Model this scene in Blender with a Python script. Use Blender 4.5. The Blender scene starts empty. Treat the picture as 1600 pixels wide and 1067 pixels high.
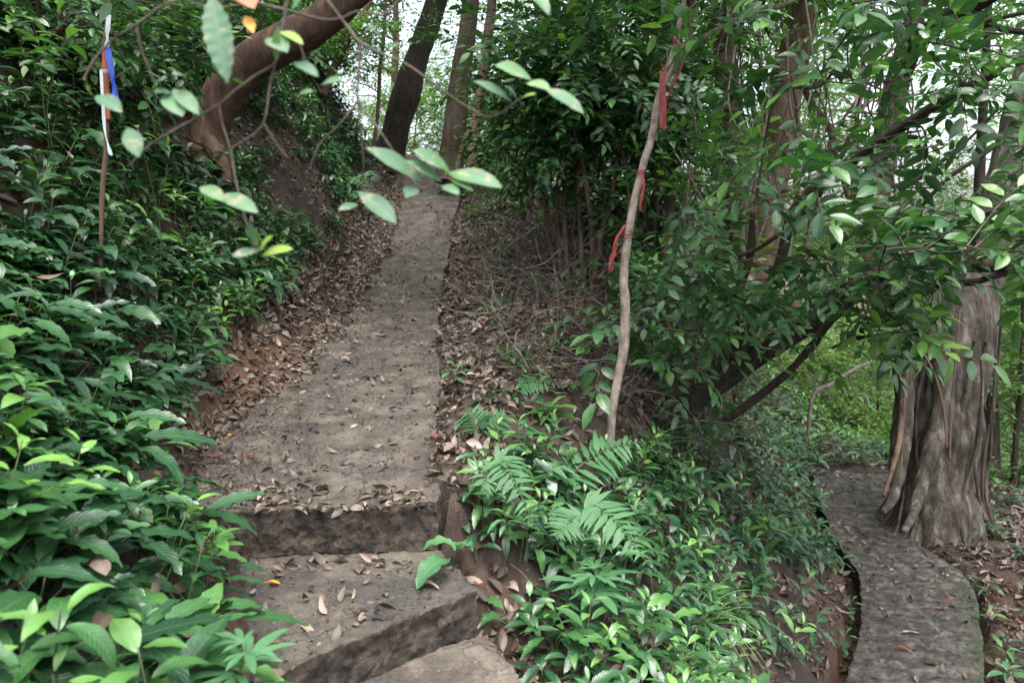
import bpy, math, random
import numpy as np
PI = math.pi
rng = np.random.default_rng(7)
random.seed(7)
SC = bpy.context.scene
COL = SC.collection

# ------------------------------------------------------------------ camera, sky, sun, exposure
F = 1155.0; PITCH = math.radians(8.0); EYE = 1.6        # focal length in pixels of the 1600 px wide photograph
cp, sp_ = math.cos(PITCH), math.sin(PITCH)
cam = bpy.data.cameras.new('camera'); cam.sensor_width = 36; cam.lens = 36 * F / 1600
cam.clip_start = 0.05; cam.clip_end = 2000
cam.dof.use_dof = True; cam.dof.focus_distance = 4.6; cam.dof.aperture_fstop = 3.4
co = bpy.data.objects.new('camera', cam); COL.objects.link(co)
co.location = (0, 0, EYE); co.rotation_euler = (math.radians(90) - PITCH, 0, 0)
SC.camera = co
SUN_EL, SUN_AZ = math.radians(74), math.radians(170)
w = bpy.data.worlds.new('World'); SC.world = w; w.use_nodes = True
nt = w.node_tree; bg = nt.nodes['Background']
sky = nt.nodes.new('ShaderNodeTexSky'); sky.sky_type = 'NISHITA'; sky.sun_disc = False
sky.sun_elevation = SUN_EL; sky.sun_rotation = SUN_AZ; sky.air_density = 1.0; sky.dust_density = 6.0; sky.ozone_density = 0.6
hs = nt.nodes.new('ShaderNodeHueSaturation'); hs.inputs['Saturation'].default_value = .45; hs.inputs['Value'].default_value = 2.1   # the cloud layer takes the blue out
nt.links.new(sky.outputs[0], hs.inputs['Color']); nt.links.new(hs.outputs[0], bg.inputs[0]); bg.inputs[1].default_value = 0.15
sl = bpy.data.lights.new('sun', 'SUN'); sl.energy = .9; sl.angle = math.radians(30); sl.color = (1, 0.97, 0.93)
so = bpy.data.objects.new('sun', sl); COL.objects.link(so)
so.rotation_euler = (PI / 2 - SUN_EL, 0, PI - SUN_AZ)
vs = SC.view_settings; vs.view_transform = 'Standard'; vs.look = 'None'; vs.exposure = 1.12; vs.gamma = 1; vs.use_curve_mapping = False
SC.cycles.max_bounces = 7; SC.cycles.diffuse_bounces = 4; SC.cycles.glossy_bounces = 2; SC.cycles.transmission_bounces = 4
SC.cycles.use_denoising = True; SC.cycles.sample_clamp_indirect = 6

# ------------------------------------------------------------------ photograph pixel + depth -> world, and back
def P(px, py, d):
    px, py, d = np.asarray(px, float), np.asarray(py, float), np.asarray(d, float)
    xc = (px - 800) / F * d; yc = -(py - 533.5) / F * d
    return np.stack([xc + 0 * d, d * cp + yc * sp_, -d * sp_ + yc * cp + EYE], -1)
def proj(p):
    x, y, z = p[..., 0], p[..., 1], p[..., 2] - EYE
    d = y * cp - z * sp_; yc = y * sp_ + z * cp
    dd = np.where(d > 0.05, d, 0.05)
    return x / dd * F + 800, 533.5 - yc / dd * F, d
def onz(px, py, z):                                     # where the ray of a pixel meets the height z (below the eye)
    r = P(px, py, 1.0) - np.array([0, 0, EYE]); t = (z - EYE) / r[2]
    return np.array([0, 0, EYE]) + r * t
# ------------------------------------------------------------------ noise
def _h(ix, iy, iz, s):
    n = (ix * 374761393 + iy * 668265263 + iz * 2147483647 + s * 1274126177) & 0xffffffff
    n = ((n ^ (n >> 13)) * 1274126177) & 0xffffffff
    return ((n ^ (n >> 16)) & 0xffff) / 65535.0
def vn(p, scale, seed=0):                               # value noise 0..1
    q = np.asarray(p, float) / scale
    if q.shape[-1] == 2: q = np.concatenate([q, np.zeros(q.shape[:-1] + (1,))], -1)
    i = np.floor(q).astype(np.int64); f = q - i; f = f * f * (3 - 2 * f)
    r = 0
    for dx in (0, 1):
        for dy in (0, 1):
            for dz in (0, 1):
                wgt = (f[..., 0] if dx else 1 - f[..., 0]) * (f[..., 1] if dy else 1 - f[..., 1]) * (f[..., 2] if dz else 1 - f[..., 2])
                r = r + wgt * _h(i[..., 0] + dx, i[..., 1] + dy, i[..., 2] + dz, seed)
    return r
def fbm(p, scale, oct=3, seed=0):
    r, a, t = 0, 1, 0
    for k in range(oct):
        r = r + a * vn(p, scale / 2 ** k, seed + k * 17); t += a; a *= .5
    return r / t
def inpoly(px, py, poly):
    poly = np.asarray(poly, float); res = np.zeros(np.shape(px), bool); n = len(poly); j = n - 1
    for i in range(n):
        xi, yi = poly[i]; xj, yj = poly[j]
        c = ((yi > py) != (yj > py)) & (px < (xj - xi) * (py - yi) / (yj - yi + 1e-9) + xi)
        res ^= c; j = i
    return res
# ------------------------------------------------------------------ paths
UP_L = np.array([P(262, 806, 3.0), P(300, 690, 3.9), P(352, 620, 4.6), P(440, 560, 5.4), P(500, 490, 6.8), P(536, 450, 8.0), P(575, 385, 10), P(596, 340, 11.4), P(606, 300, 12.9), P(596, 268, 14.8), P(570, 258, 16.5)])
UP_R = np.array([P(680, 784, 3.1), P(681, 690, 3.85), P(683, 620, 4.6), P(685, 565, 5.4), P(687, 498, 6.8), P(691, 450, 8.0), P(704, 383, 10), P(712, 340, 11.4), P(717, 300, 12.9), P(700, 268, 14.8), P(668, 258, 16.5)])
LOWZ = EYE - 2.7
lo_l = [(1290, 1130), (1322, 1060), (1344, 985), (1346, 930), (1338, 890), (1312, 852), (1292, 812), (1276, 775), (1272, 738)]
lo_r = [(1540, 1130), (1536, 1060), (1534, 985), (1528, 930), (1496, 890), (1440, 850), (1412, 812), (1396, 775), (1392, 741)]
LO_L = np.array([onz(x, y, LOWZ) for x, y in lo_l]); LO_R = np.array([onz(x, y, LOWZ) for x, y in lo_r])
Z2, Z3 = EYE - 1.31, EYE - 1.47
def path_top(x, y, L, R):
    t = np.linspace(0, 1, len(L)); yc = (L[:, 1] + R[:, 1]) / 2
    xl = np.interp(y, L[:, 1], L[:, 0]); xr = np.interp(y, R[:, 1], R[:, 0]); z = np.interp(y, yc, (L[:, 2] + R[:, 2]) / 2)
    ins = (y > min(L[0, 1], R[0, 1])) & (y < L[-1, 1])
    return xl, xr, z, ins
# ------------------------------------------------------------------ terrain heights
ctl = [(0,1067,1.5),(150,1000,1.8),(280,960,2.2),(290,880,2.6),(235,750,3.0),(0,800,1.95),(0,600,2.5),(0,400,3.2),(0,200,4.0),(0,0,5.0),
 (100,560,3.0),(160,440,3.6),(150,250,4.7),(150,100,5.8),(150,0,6.6),(290,560,4.2),(240,650,3.5),(300,400,5.2),(320,245,6.8),(300,100,8.6),(300,0,9.6),
 (430,400,7.0),(440,250,8.8),(450,120,11),(450,0,13),(510,400,8.9),(560,310,11.7),(560,220,13.5),(555,265,14),(600,235,17),
 (720,860,3.12),(760,900,3.1),(705,700,3.75),(735,600,4.6),(740,520,5.6),(720,450,7.4),(800,450,7.2),(760,330,11),(750,290,13),(850,330,10.2),(900,360,9.2),(900,430,7.6),
 (1000,500,6.9),(900,600,5.1),(820,640,4.4),(945,782,3.95),(1000,640,5.2),(1100,640,6.2),(1200,690,7.0),(1255,735,8.2),(1060,780,4.6),(1150,850,4.8),(1250,860,5.6),
 (1290,930,5.05),(1200,1000,4.3),(1100,1000,3.8),(1000,1000,3.2),(900,1000,2.85),(840,900,3.2),(830,1060,2.78),(770,960,3.0),(1100,1067,3.55),(1280,1067,4.35),
 (1600,1060,4.65),(1600,850,6.7),(1500,825,7.0),(1600,770,8.6),(1350,700,11.5),(1420,715,11),(1200,620,11),(1100,560,10.5),(1000,430,12),(1500,700,14),(1600,690,14),(1300,610,16),(1200,500,28),(950,360,17),(800,320,20),(650,262,19),(700,285,24)]
cpts = [P(*c) for c in ctl]
for a, b in list(zip(UP_L, UP_R)):
    cpts += [a + (0, 0, .02), (a + b) / 2 + (0, 0, -.05), b + (.05, 0, -.05)]
for a, b in list(zip(LO_L, LO_R)):
    cpts += [a + (-.03, 0, -.04), (a + b) / 2 + (0, 0, -.08), b + (.05, 0, -.03)]
cpts += [np.array(c) for c in [(0,.3,EYE-1.75),(0,-2,EYE-2.2),(-1.5,0,EYE-.9),(-3,-1.5,EYE-.3),(-4,2,EYE+.9),(2,0,EYE-2.6),(3.5,0,EYE-2.9),(3,-2,EYE-3),(6,3,EYE-3),(7,7,EYE-2.9),(-7,4,EYE+3),(-8,9,EYE+5),(-1.2,2.2,EYE-1.0),(10,12,EYE-4),(0,1.8,EYE-1.62),(.35,2.4,EYE-1.62)]]
cpts = np.array(cpts)
def _phi(r2): return np.where(r2 > 1e-12, .5 * r2 * np.log(r2 + 1e-12), 0)
n = len(cpts); D2 = ((cpts[:, None, :2] - cpts[None, :, :2]) ** 2).sum(-1)
A = np.zeros((n + 3, n + 3)); A[:n, :n] = _phi(D2) + np.eye(n) * .02; A[:n, n] = 1; A[:n, n+1:] = cpts[:, :2]; A[n, :n] = 1; A[n+1:, :n] = cpts[:, :2].T
SOL = np.linalg.solve(A, np.concatenate([cpts[:, 2], [0, 0, 0]]))
def H0(x, y):
    x = np.asarray(x, float); y = np.asarray(y, float); sh = x.shape; x = x.ravel(); y = y.ravel()
    z = np.empty(len(x))
    for i in range(0, len(x), 20000):
        xs, ys = x[i:i+20000], y[i:i+20000]
        z[i:i+20000] = _phi((xs[:, None] - cpts[:, 0]) ** 2 + (ys[:, None] - cpts[:, 1]) ** 2) @ SOL[:n] + SOL[n] + SOL[n+1] * xs + SOL[n+2] * ys
    far = -2.2 + np.clip(-x, 0, 60) * .28 - np.clip(x, 0, 40) * .03 + np.clip(y - 10, 0, 60) * .03
    r = np.hypot(x, y - 7); t = np.clip((r - 12) / 12, 0, 1); t = t * t * (3 - 2 * t)
    z = np.clip(z, -8, 14) * (1 - t) + far * t
    return z.reshape(sh)
def H(x, y):
    x = np.asarray(x, float); y = np.asarray(y, float); p = np.stack([x, y], -1)
    z = H0(x, y) + (fbm(p, .9, 3, 3) - .5) * .14 + (fbm(p, .12, 2, 9) - .5) * .035
    for L, R in ((UP_L, UP_R), (LO_L, LO_R)):
        xl, xr, zt, ins = path_top(x, y, L, R)
        inside = ins & (x > xl + (.02 if L is UP_L else -.12)) & (x < xr + (-.02 if L is UP_L else .05))
        z = np.where(inside, np.minimum(z, zt - (.09 if L is UP_L else .16)), z)
        if L is UP_L:
            wl = np.clip((y - 3.0) * .5, 0, 1) * (.12 + .42 * fbm(np.stack([x * 0, y], -1), .7, 3, 44)) * np.clip((16 - y) / 4, 0, 1); u = (x - xl) / (wl + 1e-6)
            z = np.where(ins & (u < 1) & (u > -.4), np.maximum(z, zt + .05 * (1 - u) - .012 + (fbm(p, .1, 2, 23) - .5) * .05), z)
    st = (x > np.interp(y, [1.5, 2.1, 3.1], [-.62, -.78, -1.25])) & (x < np.interp(y, [2.2, 2.6, 2.75, 3.0, 3.1], [.08, .0, -.08, -.2, -.3])) & (y < 3.15) & (y > .9)          # under the steps
    z = np.where(st, np.minimum(z, np.where(y > 2.8, Z2 - .1, Z3 - .12)), z)
    return z
def step2(x, y):
    a = onz(745, 922, Z2); b = onz(440, 1050, Z2); t = (x - b[0]) / (a[0] - b[0]); yf = b[1] + t * (a[1] - b[1])
    return (y > yf) & (y < 3.15) & (x > -1.25) & (x < a[0] - .02 + (a[1] - y) * .35)
def surf(x, y):
    z = H(x, y)
    for L, R in ((UP_L, UP_R), (LO_L, LO_R)):
        xl, xr, zt, ins = path_top(x, y, L, R)
        z = np.where(ins & (x > xl) & (x < xr), np.maximum(z, zt + .002), z)
    z = np.where(step2(x, y), np.maximum(z, Z2), z)
    return z
def nrm(x, y, e=.04):
    gx = (H(x + e, y) - H(x - e, y)) / (2 * e); gy = (H(x, y + e) - H(x, y - e)) / (2 * e)
    v = np.stack([-gx, -gy, np.ones_like(gx)], -1); return v / np.linalg.norm(v, axis=-1, keepdims=True)
# ------------------------------------------------------------------ geometry kit (all quads)
class G:
    def __init__(s, v, f, uv=None, mi=None, tone=None):
        s.v = np.asarray(v, float); s.f = np.asarray(f, np.int64)
        s.uv = np.zeros((len(s.f), 4, 2)) if uv is None else uv
        s.mi = np.zeros(len(s.f), int) if mi is None else np.asarray(mi)
        s.t = np.full(len(s.v), .5) if tone is None else tone
def merge(gs):
    o = 0; V, FF, U, M, T = [], [], [], [], []
    for g in gs:
        V.append(g.v); FF.append(g.f + o); U.append(g.uv); M.append(g.mi); T.append(g.t); o += len(g.v)
    return G(np.concatenate(V), np.concatenate(FF), np.concatenate(U), np.concatenate(M), np.concatenate(T))
def inst(g, M, tone=None):                              # K copies of g through 4x4 matrices; tone is added per copy
    M = np.asarray(M); K = len(M)
    v = np.einsum('kij,nj->kni', M[:, :3, :3], g.v) + M[:, None, :3, 3]
    f = g.f[None] + (np.arange(K) * len(g.v))[:, None, None]
    t = np.broadcast_to(g.t, (K, len(g.v)))
    if tone is not None: t = t + np.asarray(tone)[:, None]
    return G(v.reshape(-1, 3), f.reshape(-1, 4), np.tile(g.uv, (K, 1, 1)), np.tile(g.mi, K), t.reshape(-1))
def frames(pos, d, up=(0, 0, 1), scale=1.0):            # matrices: local Y along d, local Z towards up
    pos = np.atleast_2d(np.asarray(pos, float)); d = np.atleast_2d(np.asarray(d, float)); K = max(len(pos), len(d))
    pos = np.broadcast_to(pos, (K, 3)); d = np.broadcast_to(d, (K, 3)); up = np.broadcast_to(np.atleast_2d(np.asarray(up, float)), (K, 3))
    y = d / (np.linalg.norm(d, axis=1, keepdims=True) + 1e-9)
    x = np.cross(y, up); ln = np.linalg.norm(x, axis=1, keepdims=True); x = np.where(ln < 1e-3, np.array([1., 0, 0]), x / (ln + 1e-9))
    z = np.cross(x, y); s = np.broadcast_to(np.asarray(scale, float).reshape(-1, 1) if np.ndim(scale) else np.full((1, 1), scale), (K, 1))
    M = np.zeros((K, 4, 4)); M[:, :3, 0] = x * s; M[:, :3, 1] = y * s; M[:, :3, 2] = z * s; M[:, :3, 3] = pos; M[:, 3, 3] = 1
    return M
def build(name, g, mats, parent=None):
    me = bpy.data.meshes.new(name)
    me.vertices.add(len(g.v)); me.vertices.foreach_set('co', g.v.astype(np.float32).ravel())
    me.loops.add(len(g.f) * 4); me.loops.foreach_set('vertex_index', g.f.astype(np.int32).ravel())
    me.polygons.add(len(g.f)); me.polygons.foreach_set('loop_start', np.arange(0, len(g.f) * 4, 4, dtype=np.int32))
    me.polygons.foreach_set('material_index', g.mi.astype(np.int32)); me.polygons.foreach_set('use_smooth', np.ones(len(g.f), bool))
    uvl = me.uv_layers.new(name='uv'); uvl.data.foreach_set('uv', g.uv.astype(np.float32).ravel())
    at = me.attributes.new('tone', 'FLOAT', 'POINT'); at.data.foreach_set('value', g.t.astype(np.float32))
    for m in (mats if isinstance(mats, (list, tuple)) else [mats]): me.materials.append(m)
    me.update(calc_edges=True); me.validate()
    o = bpy.data.objects.new(name, me); COL.objects.link(o)
    if parent is not None:
        o.parent = parent; o.matrix_parent_inverse = parent.matrix_world.inverted() if False else o.matrix_parent_inverse
        o.location = -parent.location
    return o
def thing(name, label, cat, loc=(0, 0, 0), group=None):
    o = bpy.data.objects.new(name, None); COL.objects.link(o); o.location = [float(c) for c in loc]; o.empty_display_size = .1
    return tag(o, label, cat, group)
def tag(o, label=None, cat=None, group=None, kind=None):
    if label: o['label'] = label
    if cat: o['category'] = cat
    if group: o['group'] = group
    if kind: o['kind'] = kind
    return o
def single(name, g, mats, label, cat, group=None): return tag(build(name, g, mats), label, cat, group)
def struct(name, g, mats): return tag(build(name, g, mats), kind='structure')
def stuff(name, g, mats, label, cat): return tag(build(name, g, mats), label, cat, kind='stuff')
def grid(X, uvs=1.0):                                   # X: (r,c,3)
    r, c = X.shape[:2]; idx = np.arange(r * c).reshape(r, c)
    f = np.stack([idx[:-1, :-1], idx[:-1, 1:], idx[1:, 1:], idx[1:, :-1]], -1).reshape(-1, 4)
    U = np.stack(np.meshgrid(np.linspace(0, 1, c), np.linspace(0, 1, r)), -1).reshape(-1, 2)
    return G(X.reshape(-1, 3), f, U[f])
def catmull(p, n):
    p = np.asarray(p, float)
    if len(p) < 3:
        t = np.linspace(0, 1, n)[:, None]; return p[0] * (1 - t) + p[-1] * t
    q = np.concatenate([[2 * p[0] - p[1]], p, [2 * p[-1] - p[-2]]])
    s = np.linspace(0, len(p) - 1 - 1e-6, n); i = s.astype(int); t = (s - i)[:, None]
    a, b, c, d = q[i], q[i+1], q[i+2], q[i+3]
    return .5 * (2 * b + (c - a) * t + (2 * a - 5 * b + 4 * c - d) * t * t + (3 * b - a - 3 * c + d) * t ** 3)
def tube(pts, rad, ring=8, n=None, lump=0., lscale=.1, flute=0, nfl=5, tone=.5, wob=0., cap=True):
    pts = np.asarray(pts, float); rad = np.asarray(rad, float) * np.ones(len(pts))
    n = n or max(3, (len(pts) - 1) * 4 + 1)
    c = catmull(np.concatenate([pts, rad[:, None]], 1), n); q, r = c[:, :3], np.abs(c[:, 3])
    if wob: q = q + (np.stack([vn(q, .25, 5), vn(q, .25, 6), vn(q, .25, 7)], -1) - .5) * wob
    T = np.gradient(q, axis=0); T /= np.linalg.norm(T, axis=1, keepdims=True) + 1e-9
    u = np.cross(T[0], [0.3, .8, .5]); u /= np.linalg.norm(u); Us = []
    for k in range(n):
        u = u - T[k] * (u @ T[k]); u /= np.linalg.norm(u) + 1e-9; Us.append(u)
    U = np.array(Us); W = np.cross(T, U)
    a = np.arange(ring) / ring * 2 * PI
    rr = r[:, None] * np.ones(ring)
    if flute:
        s = np.linspace(0, 1, n)[:, None]
        rr = rr * (1 + flute * (1 - .45 * s) * (np.abs(np.sin(a * nfl / 2 + 1.3 * s + .8 * np.sin(a * 2))) - .6))
    ring_ = U[:, None] * np.cos(a)[None, :, None] + W[:, None] * np.sin(a)[None, :, None]
    X = q[:, None] + ring_ * rr[..., None]
    if lump: X = X + ring_ * ((fbm(X, lscale, 3, 11) - .5) * 2 * lump * np.minimum(1, r[:, None] / (r.max() * .5 + 1e-9)))[..., None]
    idx = np.arange(n * ring).reshape(n, ring); nx = np.roll(idx, -1, 1)
    f = np.stack([idx[:-1], nx[:-1], nx[1:], idx[1:]], -1).reshape(-1, 4)
    L = np.concatenate([[0], np.cumsum(np.linalg.norm(np.diff(q, axis=0), axis=1))])
    ua = np.arange(ring + 1) / ring; uu = np.stack([np.stack([ua[:-1], ua[1:], ua[1:], ua[:-1]], -1)] * (n - 1)) 
    vv = np.stack([L[:-1], L[:-1], L[1:], L[1:]], -1)[:, None, :] * np.ones((1, ring, 1))
    uv = np.stack([uu, vv], -1).reshape(-1, 4, 2)
    v = X.reshape(-1, 3)
    if cap and ring % 2 == 0 and ring >= 4:             # quad strips close both ends
        for base in (0, (n - 1) * ring):
            fc = [(base + k, base + k + 1, base + ring - 2 - k, base + ring - 1 - k) for k in range(ring // 2 - 1)]
            f = np.concatenate([f, np.array(fc)]); uv = np.concatenate([uv, np.zeros((len(fc), 4, 2))])
    return G(v, f, uv, None, np.full(len(v), tone))
def leaf(L=.1, W=.035, nl=5, nw=2, fold=.25, droop=.6, wave=0., nwv=7, lobes=0., peak=.42, tip=1.6, twist=0., lift=.25, seed=0, tone=.5, petiole=0.):
    t = np.linspace(0, 1, nl + 1); s = np.linspace(-1, 1, nw + 1)
    tt = t ** (math.log(.5) / math.log(peak)); pr = np.sin(PI * tt) ** .8 * (1 - .15 * t); pr = np.maximum(pr, .03)
    pr[-1] = .02
    if lobes: pr = pr * (1 + lobes * np.sin(t * 2 * PI * nwv))
    ang = lift - droop * t; dy = np.cos(ang) * L / nl; dz = np.sin(ang) * L / nl
    y = np.concatenate([[0], np.cumsum(dy[:-1])]) + petiole; z = np.concatenate([[0], np.cumsum(dz[:-1])])
    X = s[None] * (W / 2 * pr)[:, None]; tw = twist * t[:, None]
    Z = z[:, None] + fold * np.abs(X) + wave * L * np.sin(t * 2 * PI * nwv + seed)[:, None] * np.abs(s)[None] ** 2 * np.where(s > 0, 1, -.8)[None]
    Xr = X * np.cos(tw) ; Zr = Z + X * np.sin(tw)
    Y = y[:, None] - np.abs(s)[None] * 0 + 0 * X
    g = grid(np.stack([Xr, Y, Zr], -1)); g.t = np.full(len(g.v), tone)
    return g
def rdir(k, up=0.): 
    v = rng.normal(size=(k, 3)); v[:, 2] += up; return v / np.linalg.norm(v, axis=1, keepdims=True)

# ------------------------------------------------------------------ materials
def mat(name):
    m = bpy.data.materials.new(name); m.use_nodes = True; nt = m.node_tree
    for nd in list(nt.nodes): nt.nodes.remove(nd)
    out = nt.nodes.new('ShaderNodeOutputMaterial'); return m, nt, out
def N(nt, t, **k):
    nd = nt.nodes.new('ShaderNode' + t)
    for a, b in k.items():
        if a.startswith('i_'): nd.inputs[a[2:].replace('_', ' ')].default_value = b
        else: setattr(nd, a, b)
    return nd
def ramp(nt, stops, fac):
    r = nt.nodes.new('ShaderNodeValToRGB'); e = r.color_ramp.elements
    while len(e) < len(stops): e.new(.5)
    for k, (p, c) in enumerate(stops): e[k].position = p; e[k].color = (*c, 1)
    nt.links.new(fac, r.inputs[0]); return r.outputs[0]
def math_(nt, op, a, b):
    m = nt.nodes.new('ShaderNodeMath'); m.operation = op
    for k, x in ((0, a), (1, b)):
        if isinstance(x, (int, float)): m.inputs[k].default_value = x
        else: nt.links.new(x, m.inputs[k])
    return m.outputs[0]
def mixc(nt, fac, a, b, mode='MIX'):
    m = nt.nodes.new('ShaderNodeMix'); m.data_type = 'RGBA'; m.blend_type = mode
    for sock, x in ((m.inputs[0], fac), (m.inputs[6], a), (m.inputs[7], b)):
        if isinstance(x, (int, float)): sock.default_value = x
        elif isinstance(x, tuple): sock.default_value = (*x, 1)
        else: nt.links.new(x, sock)
    return m.outputs[2]
def noise(nt, scale, detail=4, coord=None, rough=.6):
    nn = N(nt, 'TexNoise'); nn.inputs['Scale'].default_value = scale; nn.inputs['Detail'].default_value = detail; nn.inputs['Roughness'].default_value = rough
    if coord is not None: nt.links.new(coord, nn.inputs['Vector'])
    return nn.outputs['Fac']
def leafmat(name, stops, rough=.36, trans=.3, spots=None, spotamt=.62, vein=.25, spec=.5, tcol=(1.15, 1.3, .55), lat_=.3, bump=.22):
    m, nt, out = mat(name); lk = nt.links.new
    at = N(nt, 'Attribute', attribute_name='tone'); oi = N(nt, 'ObjectInfo'); geo = N(nt, 'NewGeometry'); uv = N(nt, 'UVMap'); tc = N(nt, 'TexCoord')
    t = math_(nt, 'ADD', at.outputs['Fac'], math_(nt, 'MULTIPLY', math_(nt, 'SUBTRACT', oi.outputs['Random'], .5), .1))
    c = ramp(nt, stops, t)
    sx = N(nt, 'SeparateXYZ'); lk(uv.outputs[0], sx.inputs[0])
    au = math_(nt, 'ABSOLUTE', math_(nt, 'SUBTRACT', sx.outputs[0], .5), 0.)
    mid = math_(nt, 'LESS_THAN', au, .035)
    vv = math_(nt, 'SINE', math_(nt, 'MULTIPLY', math_(nt, 'SUBTRACT', sx.outputs[1], math_(nt, 'MULTIPLY', au, .35)), 75.), 0.)
    lat = math_(nt, 'GREATER_THAN', vv, .8)
    v = math_(nt, 'MAXIMUM', mid, math_(nt, 'MULTIPLY', lat, lat_))
    c = mixc(nt, math_(nt, 'MULTIPLY', v, vein), c, (.16, .26, .09))
    nz = noise(nt, 9, 3, tc.outputs['Object'])
    c = mixc(nt, .5, c, mixc(nt, nz, (.55, .6, .55), (1.35, 1.3, 1.35)), 'MULTIPLY')
    if spots:
        sn = N(nt, 'MapRange'); sn.inputs[1].default_value = spotamt - .05; sn.inputs[2].default_value = spotamt + .07; lk(noise(nt, 34, 5, tc.outputs['Object'], .7), sn.inputs[0])
        c = mixc(nt, math_(nt, 'MULTIPLY', sn.outputs[0], .65), c, spots)
    bp = N(nt, 'Bump'); bp.inputs['Strength'].default_value = bump; bp.inputs['Distance'].default_value = .003
    lk(math_(nt, 'ADD', math_(nt, 'MULTIPLY', vv, lat_ * 2), math_(nt, 'MULTIPLY', noise(nt, 60, 2, tc.outputs['Object']), 1.2)), bp.inputs['Height'])
    pb = N(nt, 'BsdfPrincipled'); pb.inputs['Roughness'].default_value = rough; pb.inputs['Specular IOR Level'].default_value = spec
    rn = math_(nt, 'ADD', math_(nt, 'MULTIPLY', noise(nt, 14, 2, tc.outputs['Object']), .3), rough - .13)
    lk(rn, pb.inputs['Roughness']); lk(c, pb.inputs['Base Color']); lk(bp.outputs[0], pb.inputs['Normal'])
    tr = N(nt, 'BsdfTranslucent'); lk(mixc(nt, 1., c, tcol, 'MULTIPLY'), tr.inputs[0])
    mx = N(nt, 'MixShader'); mx.inputs[0].default_value = trans; lk(pb.outputs[0], mx.inputs[1]); lk(tr.outputs[0], mx.inputs[2])
    lk(mx.outputs[0], out.inputs[0]); return m
def rough_mat(name, stops, scale, bscale, bdist, rough=.85, strength=.8, coord='Object', extra=None, wet=0., spec=.4, usetone=1.):
    m, nt, out = mat(name); lk = nt.links.new; tc = N(nt, 'TexCoord'); at = N(nt, 'Attribute', attribute_name='tone')
    a = noise(nt, scale, 6, tc.outputs[coord]); c = ramp(nt, stops, math_(nt, 'ADD', a, math_(nt, 'MULTIPLY', math_(nt, 'SUBTRACT', at.outputs['Fac'], .5), usetone)))
    if extra: c = extra(nt, c, tc, at)
    h = math_(nt, 'ADD', noise(nt, bscale, 8, tc.outputs[coord], .7), math_(nt, 'MULTIPLY', noise(nt, bscale * 5, 3, tc.outputs[coord]), .35))
    bp = N(nt, 'Bump'); bp.inputs['Strength'].default_value = strength; bp.inputs['Distance'].default_value = bdist; lk(h, bp.inputs['Height'])
    pb = N(nt, 'BsdfPrincipled'); lk(c, pb.inputs['Base Color']); lk(bp.outputs[0], pb.inputs['Normal']); pb.inputs['Specular IOR Level'].default_value = spec
    if wet:
        rr = N(nt, 'MapRange'); rr.inputs[1].default_value = .45; rr.inputs[2].default_value = .7; rr.inputs[3].default_value = rough; rr.inputs[4].default_value = rough - wet
        lk(noise(nt, scale * .7, 3, tc.outputs[coord]), rr.inputs[0]); lk(rr.outputs[0], pb.inputs['Roughness'])
    else: pb.inputs['Roughness'].default_value = rough
    lk(pb.outputs[0], out.inputs[0]); return m
def bark_mat(name, stops, scale=8, moss=None, mossamt=.6, bdist=.012, stretch=.25):
    m, nt, out = mat(name); lk = nt.links.new; tc = N(nt, 'TexCoord')
    mp = N(nt, 'Mapping'); mp.inputs['Scale'].default_value = (1, 1, stretch); lk(tc.outputs['Object'], mp.inputs[0])
    a = noise(nt, scale, 6, mp.outputs[0], .65); c = ramp(nt, stops, a)
    b = noise(nt, scale * .35, 3, tc.outputs['Object'])
    c = mixc(nt, .55, c, mixc(nt, b, (.45, .45, .45), (1.5, 1.5, 1.5)), 'MULTIPLY')
    if moss:
        mr = N(nt, 'MapRange'); mr.inputs[1].default_value = mossamt - .05; mr.inputs[2].default_value = mossamt + .05
        lk(noise(nt, scale * .8, 5, tc.outputs['Object'], .75), mr.inputs[0]); c = mixc(nt, mr.outputs[0], c, moss)
    h = math_(nt, 'ADD', a, math_(nt, 'MULTIPLY', noise(nt, scale * 6, 4, mp.outputs[0]), .4))
    bp = N(nt, 'Bump'); bp.inputs['Strength'].default_value = .9; bp.inputs['Distance'].default_value = bdist; lk(h, bp.inputs['Height'])
    pb = N(nt, 'BsdfPrincipled'); pb.inputs['Roughness'].default_value = .85; pb.inputs['Specular IOR Level'].default_value = .3
    lk(c, pb.inputs['Base Color']); lk(bp.outputs[0], pb.inputs['Normal']); lk(pb.outputs[0], out.inputs[0]); return m
def plain(name, col, rough=.5, var=.3, trans=0.):
    m, nt, out = mat(name); lk = nt.links.new; tc = N(nt, 'TexCoord')
    c = mixc(nt, noise(nt, 40, 3, tc.outputs['Object']), tuple(x * (1 - var) for x in col), tuple(min(1, x * (1 + var)) for x in col))
    pb = N(nt, 'BsdfPrincipled'); pb.inputs['Roughness'].default_value = rough; lk(c, pb.inputs['Base Color']); o = pb.outputs[0]
    if trans:
        tr = N(nt, 'BsdfTranslucent'); lk(c, tr.inputs[0]); mx = N(nt, 'MixShader'); mx.inputs[0].default_value = trans; lk(o, mx.inputs[1]); lk(tr.outputs[0], mx.inputs[2]); o = mx.outputs[0]
    lk(o, out.inputs[0]); return m
GRN = [(0, (.008, .030, .015)), (.35, (.017, .066, .026)), (.65, (.040, .122, .036)), (1, (.14, .30, .06))]
GRN2 = [(0, (.011, .038, .018)), (.35, (.022, .080, .028)), (.65, (.050, .145, .036)), (1, (.16, .32, .06))]
FAR = [(0, (.03, .085, .022)), (.4, (.065, .165, .035)), (.7, (.10, .225, .045)), (1, (.17, .31, .06))]
M_cover = leafmat('fern leaf green', GRN, .28, .2, vein=.22, lat_=.25, spec=.8)
M_shrub = leafmat('shrub leaf green', GRN2, .29, .26, vein=.2, spec=.75)
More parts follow.
